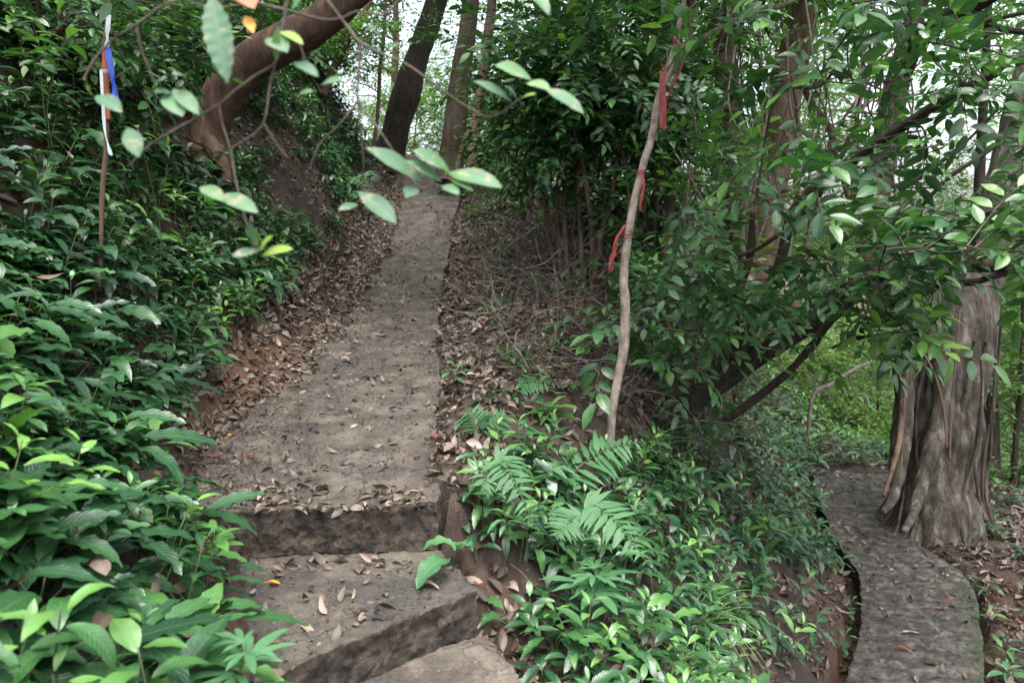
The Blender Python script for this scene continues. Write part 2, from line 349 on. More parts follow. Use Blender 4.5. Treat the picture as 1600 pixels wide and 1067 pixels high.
M_far = leafmat('tree leaf green', FAR, .45, .42, vein=0)
M_fresh = leafmat('young leaf green', [(0, (.035, .11, .03)), (.5, (.075, .20, .045)), (1, (.16, .33, .055))], .36, .35, spots=(.03, .06, .02), spotamt=.7)
M_pale = leafmat('pale blue green leaf', [(0, (.03, .10, .045)), (.5, (.065, .18, .08)), (1, (.13, .28, .11))], .4, .3, vein=.3)
M_near = leafmat('overhanging leaf green', [(0, (.025, .075, .04)), (.5, (.06, .15, .08)), (.85, (.12, .25, .09)), (1, (.20, .34, .04))], .55, .3, spots=(.33, .25, .17), spotamt=.585, vein=.25, lat_=0., bump=.12)
M_fernp = leafmat('fern frond green', [(0, (.035, .11, .045)), (.5, (.065, .17, .07)), (1, (.13, .24, .07))], .5, .35, vein=.1)
M_grass = leafmat('grass blade green', [(0, (.04, .10, .03)), (.5, (.08, .19, .05)), (1, (.25, .30, .14))], .45, .35, vein=.1)
M_litter = leafmat('dead leaf brown', [(0, (.014, .010, .009)), (.25, (.038, .026, .021)), (.5, (.082, .057, .044)), (.72, (.145, .108, .085)), (.88, (.25, .20, .165)), (.96, (.15, .06, .035)), (1, (.16, .04, .03))], .42, .1, vein=.15, tcol=(1, .8, .6))
M_twig = rough_mat('dead twig brown', [(.2, (.018, .014, .011)), (.5, (.066, .051, .042)), (.8, (.18, .145, .125))], 20, 60, .002)
M_stem = rough_mat('green stem', [(.2, (.03, .05, .02)), (.8, (.10, .12, .05))], 20, 60, .001, .6)
def soil_extra(nt, c, tc, at):
    red = noise(nt, .55, 3, tc.outputs['Object']); mr = N(nt, 'MapRange'); mr.inputs[1].default_value = .55; mr.inputs[2].default_value = .68; nt.links.new(red, mr.inputs[0])
    return mixc(nt, math_(nt, 'MULTIPLY', mr.outputs[0], .6), c, (.13, .062, .034))
M_soil = rough_mat('forest soil', [(.25, (.014, .010, .008)), (.5, (.040, .027, .020)), (.75, (.095, .065, .046))], 7, 28, .03, .9, extra=soil_extra)
def tread_extra(nt, c, tc, at):
    mr = N(nt, 'MapRange'); mr.inputs[1].default_value = .5; mr.inputs[2].default_value = .60; nt.links.new(noise(nt, 3.2, 5, tc.outputs['Object'], .65), mr.inputs[0])
    c = mixc(nt, math_(nt, 'MULTIPLY', mr.outputs[0], .75), c, (.048, .044, .040))
    sp2 = noise(nt, 75, 2, tc.outputs['Object']); c = mixc(nt, math_(nt, 'MULTIPLY', math_(nt, 'GREATER_THAN', sp2, .66), .7), c, (.035, .03, .026))
    sp3 = noise(nt, 110, 1, tc.outputs['Object']); c = mixc(nt, math_(nt, 'MULTIPLY', math_(nt, 'GREATER_THAN', sp3, .71), .6), c, (.27, .24, .2))
    vo = N(nt, 'TexVoronoi', feature='DISTANCE_TO_EDGE'); vo.inputs['Scale'].default_value = 1.1
    wv = N(nt, 'VectorMath', operation='ADD'); nn = N(nt, 'TexNoise'); nn.inputs['Scale'].default_value = 5; nt.links.new(tc.outputs['Object'], nn.inputs['Vector']); nt.links.new(tc.outputs['Object'], wv.inputs[0]); sc_ = N(nt, 'VectorMath', operation='SCALE'); sc_.inputs['Scale'].default_value = .5; nt.links.new(nn.outputs['Color'], sc_.inputs[0]); nt.links.new(sc_.outputs[0], wv.inputs[1]); nt.links.new(wv.outputs[0], vo.inputs['Vector'])
    c = mixc(nt, math_(nt, 'MULTIPLY', math_(nt, 'LESS_THAN', vo.outputs['Distance'], .006), .65), c, (.02, .017, .014))
    g = noise(nt, 260, 2, tc.outputs['Object']); c = mixc(nt, .7, c, mixc(nt, g, (.55, .55, .55), (1.45, 1.45, 1.45)), 'MULTIPLY')
    return c
M_tread = rough_mat('sandy worn concrete', [(.32, (.036, .031, .026)), (.5, (.080, .068, .056)), (.7, (.155, .130, .105))], 5, 45, .02, .8, extra=tread_extra, wet=.3)
def riser_extra(nt, c, tc, at):
    mr = N(nt, 'MapRange'); mr.inputs[1].default_value = .58; mr.inputs[2].default_value = .72; nt.links.new(noise(nt, 5, 5, tc.outputs['Object'], .7), mr.inputs[0])
    return mixc(nt, math_(nt, 'MULTIPLY', mr.outputs[0], .6), c, (.035, .06, .02))
M_riser = rough_mat('rough dark concrete face', [(.3, (.018, .014, .011)), (.5, (.075, .058, .045)), (.68, (.17, .135, .105))], 16, 45, .05, .85, strength=1., extra=riser_extra)
def low_extra(nt, c, tc, at):
    e = math_(nt, 'GREATER_THAN', math_(nt, 'ADD', at.outputs['Fac'], math_(nt, 'MULTIPLY', noise(nt, 9, 6, tc.outputs['Object'], .8), .9)), .68)
    return mixc(nt, math_(nt, 'MULTIPLY', e, .75), c, (.026, .050, .014))
M_low = rough_mat('dark damp concrete', [(.3, (.035, .033, .030)), (.55, (.075, .070, .062)), (.8, (.14, .13, .115))], 8, 35, .012, .8, extra=None, wet=.35)
M_bark_red = bark_mat('reddish brown bark', [(.3, (.024, .013, .009)), (.55, (.07, .040, .027)), (.8, (.135, .085, .06))], 14, (.05, .065, .035), .66)
M_bark_dark = bark_mat('dark wet bark', [(.3, (.012, .009, .008)), (.55, (.035, .025, .021)), (.8, (.075, .057, .046))], 14, (.03, .05, .02), .62)
M_bark_mid = bark_mat('dull brown bark', [(.3, (.022, .016, .012)), (.55, (.062, .044, .033)), (.8, (.12, .09, .07))], 12, (.04, .06, .03), .6)
M_bark_brown = bark_mat('brown bark', [(.3, (.045, .028, .020)), (.55, (.12, .078, .056)), (.8, (.22, .155, .115))], 12, (.06, .09, .04), .64)
M_bark_grey = bark_mat('pale grey fig bark', [(.32, (.020, .016, .012)), (.45, (.055, .044, .035)), (.58, (.112, .095, .078)), (.72, (.24, .215, .185))], 13, (.045, .07, .03), .6, .04, .3)
M_bark_pale = bark_mat('pale smooth sapling bark', [(.3, (.08, .065, .052)), (.5, (.18, .148, .122)), (.72, (.31, .265, .225))], 26, (.10, .13, .07), .7, .004, .6)
M_bark_rust = bark_mat('rusty trunk bark', [(.3, (.05, .030, .020)), (.5, (.15, .10, .07)), (.75, (.28, .21, .16))], 10, (.07, .09, .045), .68)
M_red = plain('faded red cloth', (.17, .022, .024), .7, .5, .2)
M_blue = plain('blue plastic tape', (.018, .07, .42), .35, .25, .2)
M_white = plain('white plastic tape', (.58, .66, .66), .35, .2, .3)
M_rust = plain('rusty red tape', (.30, .07, .03), .6, .5, .1)

# ------------------------------------------------------------------ the ground sheet
def axis(lo, hi, flo, fhi, fine, grow=1.12):
    a = list(np.arange(flo, fhi, fine)); s = fine
    while a[-1] < hi: s *= grow; a.append(a[-1] + s)
    s = fine
    while a[0] > lo: s *= grow; a.insert(0, a[0] - s)
    return np.array(a)
gx = axis(-150, 150, -4.5, 5.2, .045); gy = axis(-60, 260, 1.2, 9.5, .045)
GX, GY = np.meshgrid(gx, gy)
struct('ground', grid(np.stack([GX, GY, H(GX, GY)], -1)), M_soil)

# ------------------------------------------------------------------ paths and steps
def slab(L, R, rows, cols, drop, seed, groove=0.):
    L = catmull(L, rows); R = catmull(R, rows); s = np.linspace(0, 1, cols)[None, :, None]
    R = R + np.stack([(fbm(R, .35, 3, seed + 3) - .5) * .09, R[:, 1] * 0, R[:, 2] * 0], -1); X = L[:, None] * (1 - s) + R[:, None] * s
    k = 22; dn = (np.linspace(1, 0, k, endpoint=False))                                     # sides and front go down
    left = np.stack([X[:, 0] - (0, 0, 1) * np.array(drop * q) for q in dn], 1); right = np.stack([X[:, -1] - (0, 0, 1) * np.array(drop * q) for q in dn[::-1]], 1)
    Y = np.concatenate([left, X, right], 1)
    fr = np.stack([np.stack([Y[0, :, 0], Y[0, :, 1], np.minimum(Y[0, :, 2], Y[0, :, 2] * 0 + X[0, :, 2].mean() - drop * q)], -1) for q in dn], 0)
    Y = np.concatenate([fr, Y], 0)
    nv = np.stack([fbm(Y, .16, 3, seed), fbm(Y, .16, 3, seed + 31), fbm(Y, .2, 3, seed + 61)], -1) - .5
    Y = Y + nv * np.array([.022, .022, .018]) + (np.stack([vn(Y, .02, seed + 5), vn(Y, .02, seed + 7), vn(Y, .02, seed + 9)], -1) - .5) * .012 + np.stack([0 * Y[..., 0], np.clip(vn(Y, .011, seed + 41) - .62, 0, 1), -np.clip(vn(Y, .013, seed + 43) - .68, 0, 1)], -1) * (.012 if groove else .03) + (np.stack([fbm(Y, .055, 2, seed + 15), fbm(Y, .055, 2, seed + 17), fbm(Y, .055, 2, seed + 19)], -1) - .5) * .014
    if groove: Y[..., 2] += groove * np.sin(Y[..., 1] * 2 * PI / .11 + 2 * vn(Y, .4, 3)) * (.3 + .7 * vn(Y, .3, 8))
    g = grid(Y); r, c = Y.shape[:2]
    fi = np.arange(len(g.f)); rr, cc = fi // (c - 1), fi % (c - 1)
    g.mi = ((rr < k) | (cc < k) | (cc >= c - 1 - k)).astype(int)
    edge = (np.clip(np.linspace(-1, 1, c), 0, 1) ** 1.3 + .8 * np.clip(-np.linspace(-1, 1, c), 0, 1) ** 5)[None] * np.ones((r, 1)) * np.clip(1.4 - np.linspace(0, 1, r)[:, None] * 1.2, .3, 1); g.t = edge.ravel() * .6
    return g
g = slab(UP_L, UP_R, 700, 160, .2, 1); g.t[:] = .5
struct('upper_path', g, [M_tread, M_riser])
a2 = [onz(345, 1090, Z2), onz(440, 1050, Z2), onz(600, 983, Z2), onz(745, 922, Z2)]
b2 = [P(255, 860, 3.05), P(400, 870, 3.1), P(560, 862, 3.12), P(690, 872, 3.12)]
def quad_slab(fr, bk, z, drop, seed):
    fr = catmull(fr, 150); bk = catmull(bk, 150); s = np.linspace(0, 1, 90)[:, None, None]; X = fr[None] * (1 - s) + bk[None] * s; X[..., 2] = z
    return X
def block(fr, bk, z, drop, seed):
    X = quad_slab(fr, bk, z, drop, seed); L, R = X[:, 0], X[:, -1]; k = 22; dn = np.linspace(1, 0, k, endpoint=False)
    e = np.array([0, 0, 1.])
    Y = np.concatenate([np.stack([L - e * drop * q for q in dn], 1), X, np.stack([R - e * drop * q for q in dn[::-1]], 1)], 1)
    fr_ = np.stack([np.stack([Y[0, :, 0], Y[0, :, 1], np.minimum(Y[0, :, 2], z - drop * q)], -1) for q in dn], 0); Y = np.concatenate([fr_, Y], 0)
    nv = np.stack([fbm(Y, .16, 3, seed), fbm(Y, .16, 3, seed + 31), fbm(Y, .2, 3, seed + 61)], -1) - .5
    Y = Y + nv * np.array([.026, .026, .02]) + (np.stack([vn(Y, .02, seed + 5), vn(Y, .02, seed + 7), vn(Y, .02, seed + 9)], -1) - .5) * .012 + np.stack([0 * Y[..., 0], np.clip(vn(Y, .011, seed + 41) - .62, 0, 1), -np.clip(vn(Y, .013, seed + 43) - .68, 0, 1)], -1) * .03 + (np.stack([fbm(Y, .055, 2, seed + 15), fbm(Y, .055, 2, seed + 17), fbm(Y, .055, 2, seed + 19)], -1) - .5) * .014
    g = grid(Y); r, c = Y.shape[:2]; fi = np.arange(len(g.f)); rr, cc = fi // (c - 1), fi % (c - 1)
    g.mi = ((rr < k) | (cc < k) | (cc >= c - 1 - k)).astype(int); return g
struct('step', block(a2, b2, Z2, .2, 21), [M_tread, M_riser])
a3 = [onz(500, 1160, Z3), onz(800, 1090, Z3), onz(830, 1085, Z3)]; b3 = [onz(400, 1075, Z3), onz(600, 1030, Z3), onz(762, 990, Z3)]
struct('step', block(a3, b3, Z3, .2, 41), [M_tread, M_riser])
g = slab(LO_L, LO_R, 380, 60, .22, 61, .004)
M_low = rough_mat('dark damp concrete path', [(.32, (.016, .014, .012)), (.5, (.050, .044, .038)), (.68, (.125, .112, .098))], 11, 35, .014, .8, extra=low_extra, wet=.4, usetone=0.)
nt_ = M_low.node_tree                                    # tone drives the moss only
struct('lower_path', g, [M_low, M_riser])

# ------------------------------------------------------------------ scatter helpers
def cand(x0, x1, y0, y1, per_m2):
    k = int((x1 - x0) * (y1 - y0) * per_m2); x = rng.uniform(x0, x1, k); y = rng.uniform(y0, y1, k); return x, y
def keep(m, *a): return [q[m] for q in a]
COVER_EDGE = [(-4000, 3000), (120, 3000), (300, 1085), (320, 990), (352, 905), (232, 800), (185, 740), (235, 665), (320, 600), (362, 520), (420, 470), (462, 410), (512, 380), (545, 330), (560, 285), (575, 245), (560, 60), (400, -600), (-4000, -600)]
BARE = [((335, 228), 80, 36), ((240, 215), 60, 22), ((452, 295), 58, 48), ((420, 225), 50, 22), ((500, 330), 30, 20), ((110, 860), 35, 25)]
BRUSH = [(745, 400), (880, 350), (970, 370), (1150, 440), (1260, 510), (1200, 600), (1080, 690), (980, 690), (880, 620), (780, 590), (735, 490)]
CENTRE = [(686, 760), (690, 880), (760, 740), (830, 700), (930, 720), (1030, 720), (1080, 790), (1110, 880), (1150, 960), (1180, 1200), (820, 1200), (800, 1070), (760, 960)]
SLOPE = [(1010, 640), (1120, 610), (1260, 700), (1290, 760), (1330, 850), (1330, 900), (1240, 900), (1150, 900), (1090, 800)]
FARSLOPE = [(1100, 600), (1200, 520), (1440, 560), (1440, 715), (1330, 735), (1262, 728), (1180, 680)]
# rosettes of the long wavy fern leaves that carpet the left bank
def rosette(seed, k, L, nl, nw, wave=.03, upr=.35):
    r = np.random.default_rng(seed); gs = []
    for i in range(k):
        az = i / k * 2 * PI + r.uniform(-.5, .5); l = L * r.uniform(.75, 1.25); h = l * r.uniform(.35, .9)
        lf = leaf(l, l * r.uniform(.28, .38), nl, nw, r.uniform(.05, .35), r.uniform(.5, 1.3), wave, r.uniform(3, 5), .07 if nl > 5 else 0, .45, lift=r.uniform(.1, .6), seed=r.uniform(0, 6), twist=r.uniform(-.4, .4), tone=r.uniform(-.12, .12))
        d = np.array([math.cos(az), math.sin(az), 0]); b = d * l * .25 + np.array([0, 0, h])
        gs.append(inst(lf, frames(b, d + np.array([0, 0, r.uniform(-.3, .25)]))))
        st = tube([(0, 0, -.03), d * l * .08 + np.array([0, 0, h * .6]), b], [.0018, .0015, .001], 4, 4, tone=.3); st.mi[:] = 1; st.t[:] = 0; gs.append(st)
    return merge(gs)
def scatter(variants, x, y, z, sc, tone, tilt=None, lean=.5):
    gs = []; k = rng.integers(0, len(variants), len(x)); az = rng.uniform(0, 2 * PI, len(x)); n_ = nrm(x, y); up = n_ * lean + np.array([0, 0, 1 - lean])
    for i, v in enumerate(variants):
        m = k == i
        if m.any(): gs.append(inst(v, frames(np.stack([x, y, z], -1)[m], np.stack([np.cos(az), np.sin(az), 0 * az], -1)[m], up[m], sc[m])[:, :, :], tone[m]))
    return merge(gs)
def fix_up(M): return M
def cover_mask(x, y, z):
    px, py, d = proj(np.stack([x, y, z], -1)); m = (d < .3) & (x < -.9) | (d >= .3) & inpoly(px, py, COVER_EDGE)
    for (cx, cy), rx, ry in BARE: m &= ~((((px - cx) / rx) ** 2 + ((py - cy) / ry) ** 2) < 1)
    return m, d, px, py
x, y = cand(-9, .2, -.5, 17, 210); z = H(x, y); m, d, px, py = cover_mask(x, y, z); nz_ = nrm(x, y)[:, 2]
m &= rng.uniform(0, 1, len(x)) < .52 / np.maximum(nz_, .3) * np.clip(1.15 - d * .035, .45, 1) * np.clip((vn(np.stack([x, y], -1), .5, 77)) * 2.4, .25, 1)
m &= (np.hypot(x, y) > .95)
x, y, z, d, px, py = keep(m, x, y, z, d, px, py)
tone = .36 + .22 * (vn(np.stack([x, y], -1), .7, 5) - .5) + rng.normal(0, .15, len(x)) + (rng.uniform(0, 1, len(x)) < .1) * .35
LN = [rosette(100 + i, 4 + i % 3, .17, 12, 4) for i in range(6)]; LM = [rosette(120 + i, 4 + i % 3, .155, 7, 2) for i in range(6)]; LF = [rosette(140 + i, 6, .14, 4, 2, .0) for i in range(5)]
# smaller plain-leaved seedlings mixed in
def seedling(seed, k, L, h, nl=6, nw=2, ratio=.36, pairs=True, droop=.8):
    r = np.random.default_rng(seed); gs = []; top = np.array([r.uniform(-.2, .2) * h, r.uniform(-.2, .2) * h, h])
    st = tube([(0, 0, -.04), top * .5 + (0, 0, .0), top], [.003 * L / .12, .0024 * L / .12, .0016 * L / .12], 5, 5); st.mi[:] = 1; gs.append(st)
    for i in range(k):
        f = 1 - .55 * (i / k) ** 1.2; az = i * 2.4 + r.uniform(-.3, .3); l = L * r.uniform(.7, 1.15) * (.65 if i < 2 else 1)
        lf = leaf(l, l * ratio * r.uniform(.9, 1.1), nl, nw, .25, droop * r.uniform(.6, 1.4), .008, 2, 0, .48, lift=r.uniform(.2, .7) + (.4 if i < 2 else 0), seed=i, twist=r.uniform(-.3, .3), tone=(.22 if i < 3 else 0) + r.uniform(-.08, .08), petiole=l * .12)
        d_ = np.array([math.cos(az), math.sin(az), 0]); gs.append(inst(lf, frames(top * f, d_)))
    return merge(gs)
SM = [seedling(200 + i, 6 + i % 4, .10, .16 + .03 * i) for i in range(5)]; SF = [seedling(220 + i, 7, .09, .18, 3, 2) for i in range(4)]
LOWR = []
for i in range(6):
    q = rosette(160 + i, 4 + i % 3, .19, 12, 4); q.v = q.v * np.array([1, 1, .62]); LOWR.append(q)
parts_ = []
x2, y2 = cand(-2.6, -.5, .8, 3.1, 75); z2 = H(x2, y2); m2, d2, px2, py2 = cover_mask(x2, y2, z2); m2 &= (np.hypot(x2, y2) > .9); x2, y2, z2 = keep(m2, x2, y2, z2)
parts_.append(scatter(LOWR, x2, y2, z2, rng.uniform(.6, 1.25, len(x2)), .42 + rng.normal(0, .12, len(x2)) + (rng.uniform(0, 1, len(x2)) < .1) * .3))
pick = rng.uniform(0, 1, len(x)); pick = np.where(vn(np.stack([x, y], -1), .4, 8) > .56, pick + .35, pick); sc = rng.uniform(.55, 1.25, len(x))
for lo, hi, V, S in ((-9, 3.6, LN, SM), (3.6, 7, LM, SM), (7, 99, LF, SF)):
    b = (d >= lo) & (d < hi); a_ = b & (pick < .74); s_ = b & ~(pick < .74)
    parts_.append(scatter(V, x[a_], y[a_], z[a_], sc[a_] * 1.12, tone[a_])); parts_.append(scatter(S, x[s_], y[s_], z[s_], sc[s_] * 1.1, tone[s_] + .05))
stuff('ground_cover', merge(parts_), [M_cover, M_stem], 'glossy dark green ferns and seedlings carpeting the left bank', 'ground cover')
print('cover', len(x))
# mixed low plants right of the path
x, y = cand(-.8, 6.5, 1.5, 9.5, 190); z = H(x, y); px, py, d = proj(np.stack([x, y, z], -1))
mc = inpoly(px, py, CENTRE); ms = inpoly(px, py, SLOPE); r_ = rng.uniform(0, 1, len(x)); cl = vn(np.stack([x, y], -1), .35, 55)
m = (mc & (r_ < np.clip(cl * 1.5 + .25, .3, 1))) | (ms & (r_ < np.clip(cl * 1.8 - .35, 0.02, .7))) | (~mc & ~ms & (x > -.2) & (r_ < np.where((px > 1090) & (px < 1330) & (py > 840), .2, .07) * np.clip(cl * 2, .2, 1.6)))
xl, xr, zt, ins = path_top(x, y, LO_L, LO_R); m &= ~(ins & (x > xl - .1) & (x < xr + .1))
xl, xr, zt, ins = path_top(x, y, UP_L, UP_R); m &= ~(ins & (x < xr + .07)); m &= ~((y < 3.15) & (x < np.interp(y, [2.2, 2.6, 2.75, 3.0, 3.1], [.14, .05, -.04, -.18, -.27])))
x, y, z, d = keep(m, x, y, z, d); tone = .42 + rng.normal(0, .12, len(x)) + (rng.uniform(0, 1, len(x)) < .1) * .25
CN = [rosette(300 + i, 4 + i % 3, .105, 9, 4, .03) for i in range(6)]; pick = rng.uniform(0, 1, len(x)); sc = rng.uniform(.7, 1.3, len(x))
stuff('understorey_herbs', merge([scatter(CN, *keep(pick < .6, x, y, z, sc * 1.15, tone)), scatter(SM, *keep(pick >= .6, x, y, z, sc * .9, tone + .06))]), [M_cover, M_stem], 'low mixed herbs and small ferns on the slope between the two paths', 'herbs')
# far slope below the bushes, beyond the lower path
x, y = cand(1.5, 11, 7, 22, 26); z = H(x, y); px, py, d = proj(np.stack([x, y, z], -1)); xl, xr, zt, ins = path_top(x, y, LO_L, LO_R)
m = ~(ins & (x > xl - .15) & (x < xr + .15)) & ((y > 8.6) | (x < xl - .3) & (x > 2.2) & (py < 740)) & (np.hypot(x - 4.02, y - 6.9) > .8); x, y, z = keep(m, x, y, z)
stuff('slope_plants', scatter(SF + LF, x, y, z, rng.uniform(.9, 1.6, len(x)), .6 + rng.normal(0, .12, len(x))), [M_shrub, M_stem], 'small leafy plants on the far slope behind the lower path', 'plants')  # leaf tone raised: the gully's brighter light is put into the colour

# ------------------------------------------------------------------ dead leaves
def dead(seed, L=.085):
    r = np.random.default_rng(seed); return leaf(L * r.uniform(.8, 1.2), L * r.uniform(.32, .5), 5, 2, r.uniform(-.5, .9), r.uniform(-1.2, 1.4), .02, 1.3, 0, r.uniform(.4, .55), lift=r.uniform(-.1, .35), twist=r.uniform(-1.2, 1.2), seed=seed, tone=0.)
DL = [dead(400 + i) for i in range(14)]
def litter(x, y, z, tone, sc, lift):
    n_ = nrm(x, y); up = n_ + rng.normal(0, .33, (len(x), 3)); az = rng.uniform(0, 2 * PI, len(x)); dd = np.stack([np.cos(az), np.sin(az), 0 * az], -1)
    dd = dd - n_ * (dd * n_).sum(1, keepdims=True) + rng.normal(0, .12, (len(x), 3)); k = rng.integers(0, len(DL), len(x)); gs = []
    pos = np.stack([x, y, z + lift], -1)
    for i, g in enumerate(DL):
        m = k == i
        if m.any(): gs.append(inst(g, frames(pos[m], dd[m], up[m], sc[m]), tone[m]))
    return merge(gs)
LITR = [(690, 280), (760, 275), (905, 335), (985, 400), (1000, 480), (860, 520), (790, 640), (760, 760), (800, 930), (860, 1100), (700, 1100), (600, 1100), (680, 830), (670, 560)]
LITL = [(210, 790), (215, 700), (290, 610), (330, 500), (400, 440), (470, 380), (540, 300), (575, 225), (640, 250), (625, 300), (590, 350), (570, 420), (530, 470), (470, 540), (380, 600), (350, 650), (300, 720), (300, 800)]
x, y = cand(-5, 7, .8, 17, 1000); z0 = surf(x, y); px, py, d = proj(np.stack([x, y, z0], -1)); r_ = rng.uniform(0, 1, len(x))
xl, xr, zt, onp = path_top(x, y, UP_L, UP_R); onU = onp & (x > xl) & (x < xr); xl2, xr2, zt2, onq = path_top(x, y, LO_L, LO_R); onL = onq & (x > xl2) & (x < xr2); on2 = step2(x, y)
clump = vn(np.stack([x, y], -1), .25, 91)
dens = np.full(len(x), .22)
dens[inpoly(px, py, LITR)] = .9; dens[inpoly(px, py, LITL)] = 1.; dens[inpoly(px, py, BRUSH)] = .4
for (cx, cy), rx, ry in BARE[:4]: dens[(((px - cx) / rx) ** 2 + ((py - cy) / ry) ** 2) < 1.3] = .5
dens[(px > 1170) & (x < xl2 - .12) & onq & (py > 880)] = .3
dens[(x > xr2) & onq] = .55
dens[onU & ~inpoly(px, py, LITL)] = .07 + .16 * np.clip(1 - (x - xl) / .5, 0, 1)[onU & ~inpoly(px, py, LITL)]; dens[on2] = np.where(y > 2.75, .5, .13)[on2]; dens[onL] = .085
dens *= np.clip(clump * 2.2 - .1, .25, 1.5) * np.clip(1.25 - d * .045, .4, 1)
dens[onU & (H(x, y) > zt - .02)] = 1.2
m = (r_ < dens) & (d > .6) & (d < 18); x, y, z0, onP = keep(m, x, y, z0, (onU | onL | on2))
tone = np.clip(rng.normal(.54, .2, len(x)), .03, .9) + (rng.uniform(0, 1, len(x)) < .035) * .3
stuff('leaf_litter', litter(x, y, z0, tone, rng.uniform(.4, 1.3, len(x)) * np.where(onP, .75, 1), rng.uniform(.004, .022, len(x)) * np.where(onP, .4, 1) + .004), M_litter, 'brown fallen leaves littering the ground and both paths', 'leaf litter')
x3, y3 = cand(-4.5, 0, 1, 8, 26); z3 = H(x3, y3); m3, d3, _a, _b = cover_mask(x3, y3, z3); x3, y3, z3 = keep(m3, x3, y3, z3)
stuff('caught_dead_leaves', litter(x3, y3, z3, rng.uniform(.3, .85, len(x3)), rng.uniform(.8, 1.6, len(x3)), rng.uniform(.08, .2, len(x3))), M_litter, 'brown dead leaves caught on the green plants of the left bank', 'leaf litter')
# crumbs, bits of bark and leaf on the concrete
x, y = cand(-3.2, 5.5, 1.7, 15, 1500); xl, xr, zt, onp = path_top(x, y, UP_L, UP_R); onU = onp & (x > xl) & (x < xr); xl2, xr2, zt2, onq = path_top(x, y, LO_L, LO_R); onL = onq & (x > xl2) & (x < xr2); on2 = step2(x, y)
m = ((onU | onL | on2) | (rng.uniform(0, 1, len(x)) < .45) & (y < 9)) & (rng.uniform(0, 1, len(x)) < np.where(onU, np.clip(1.3 - (x - xl) * 1.1, .25, 1), .5)) & (vn(np.stack([x, y], -1), .12, 13) > .33); x, y = keep(m, x, y)
stuff('leaf_crumbs', litter(x, y, surf(x, y), np.clip(rng.normal(.28, .2, len(x)), 0, .8), rng.uniform(.08, .3, len(x)), np.full(len(x), .005)), M_litter, 'crumbled dark leaf bits scattered over the concrete', 'leaf crumbs')

x, y = cand(-1.5, .4, 1.7, 6, 1100); xl, xr, zt, onp = path_top(x, y, UP_L, UP_R); m = (onp & (x > xl) & (x < xr) | step2(x, y)) & (vn(np.stack([x, y], -1), .15, 33) > .4); x, y = keep(m, x, y)
peb = G(np.array([(a, b, c) for c in (-.3, .6) for b in (-1, 1) for a in (-1, 1)]) * np.array([1, .8, .7]) * np.array([[1., 1, 1]] * 4 + [[.7, .7, 1]] * 4), [(0, 1, 3, 2), (4, 6, 7, 5), (0, 4, 5, 1), (2, 3, 7, 6), (0, 2, 6, 4), (1, 5, 7, 3)])
az = rng.uniform(0, 6.28, len(x)); stuff('grit', inst(peb, frames(np.stack([x, y, surf(x, y) + .001], -1), np.stack([np.cos(az), np.sin(az), 0 * az], -1), (0, 0, 1), rng.uniform(.0012, .0042, len(x)) ), rng.uniform(-.25, .25, len(x))), M_tread, 'coarse sand and grit lying on the concrete steps', 'grit')

# ------------------------------------------------------------------ dead twigs
def twigs(x, y, hmax, lmin, lmax, rmin, rmax, bend=.35, flat=.25):
    gs = []
    z = H(x, y)
    for i in range(len(x)):
        l = random.uniform(lmin, lmax); az = random.uniform(0, 2 * PI); el = random.gauss(0, flat); d = np.array([math.cos(az) * math.cos(el), math.sin(az) * math.cos(el), math.sin(el)])
        p = np.array([x[i], y[i], z[i] + random.uniform(0, 1) ** 1.5 * hmax]); pts = [p]
        for k in range(4):
            d = d + rng.normal(0, bend, 3); d /= np.linalg.norm(d); q = pts[-1] + d * l / 4; q[2] = max(q[2], z[i] - .25); pts.append(q)
        r = random.uniform(rmin, rmax); gs.append(tube(pts, [r, r * .8, r * .65, r * .5, r * .3], 4, 9, tone=random.uniform(.25, .8)))
    return merge(gs)
x, y = cand(-1, 6, 3.5, 12, 170); z = H(x, y); px, py, d = proj(np.stack([x, y, z], -1)); m = inpoly(px, py, BRUSH) & (rng.uniform(0, 1, len(x)) < np.clip(1.2 - d * .06, .3, 1)); x, y = keep(m, x, y)
print('brush', len(x))
stuff('dead_twigs', twigs(x, y, .45, .3, 1.2, .0014, .005, .42), M_twig, 'tangle of bare dead twigs heaped behind the ribboned sapling', 'dead twigs')
x, y = cand(-4, 5.5, 1.3, 9, 6)
stuff('fallen_twigs', twigs(x, y, .03, .12, .5, .0012, .003, .25, .1), M_twig, 'thin fallen twigs lying among the leaves', 'twigs')

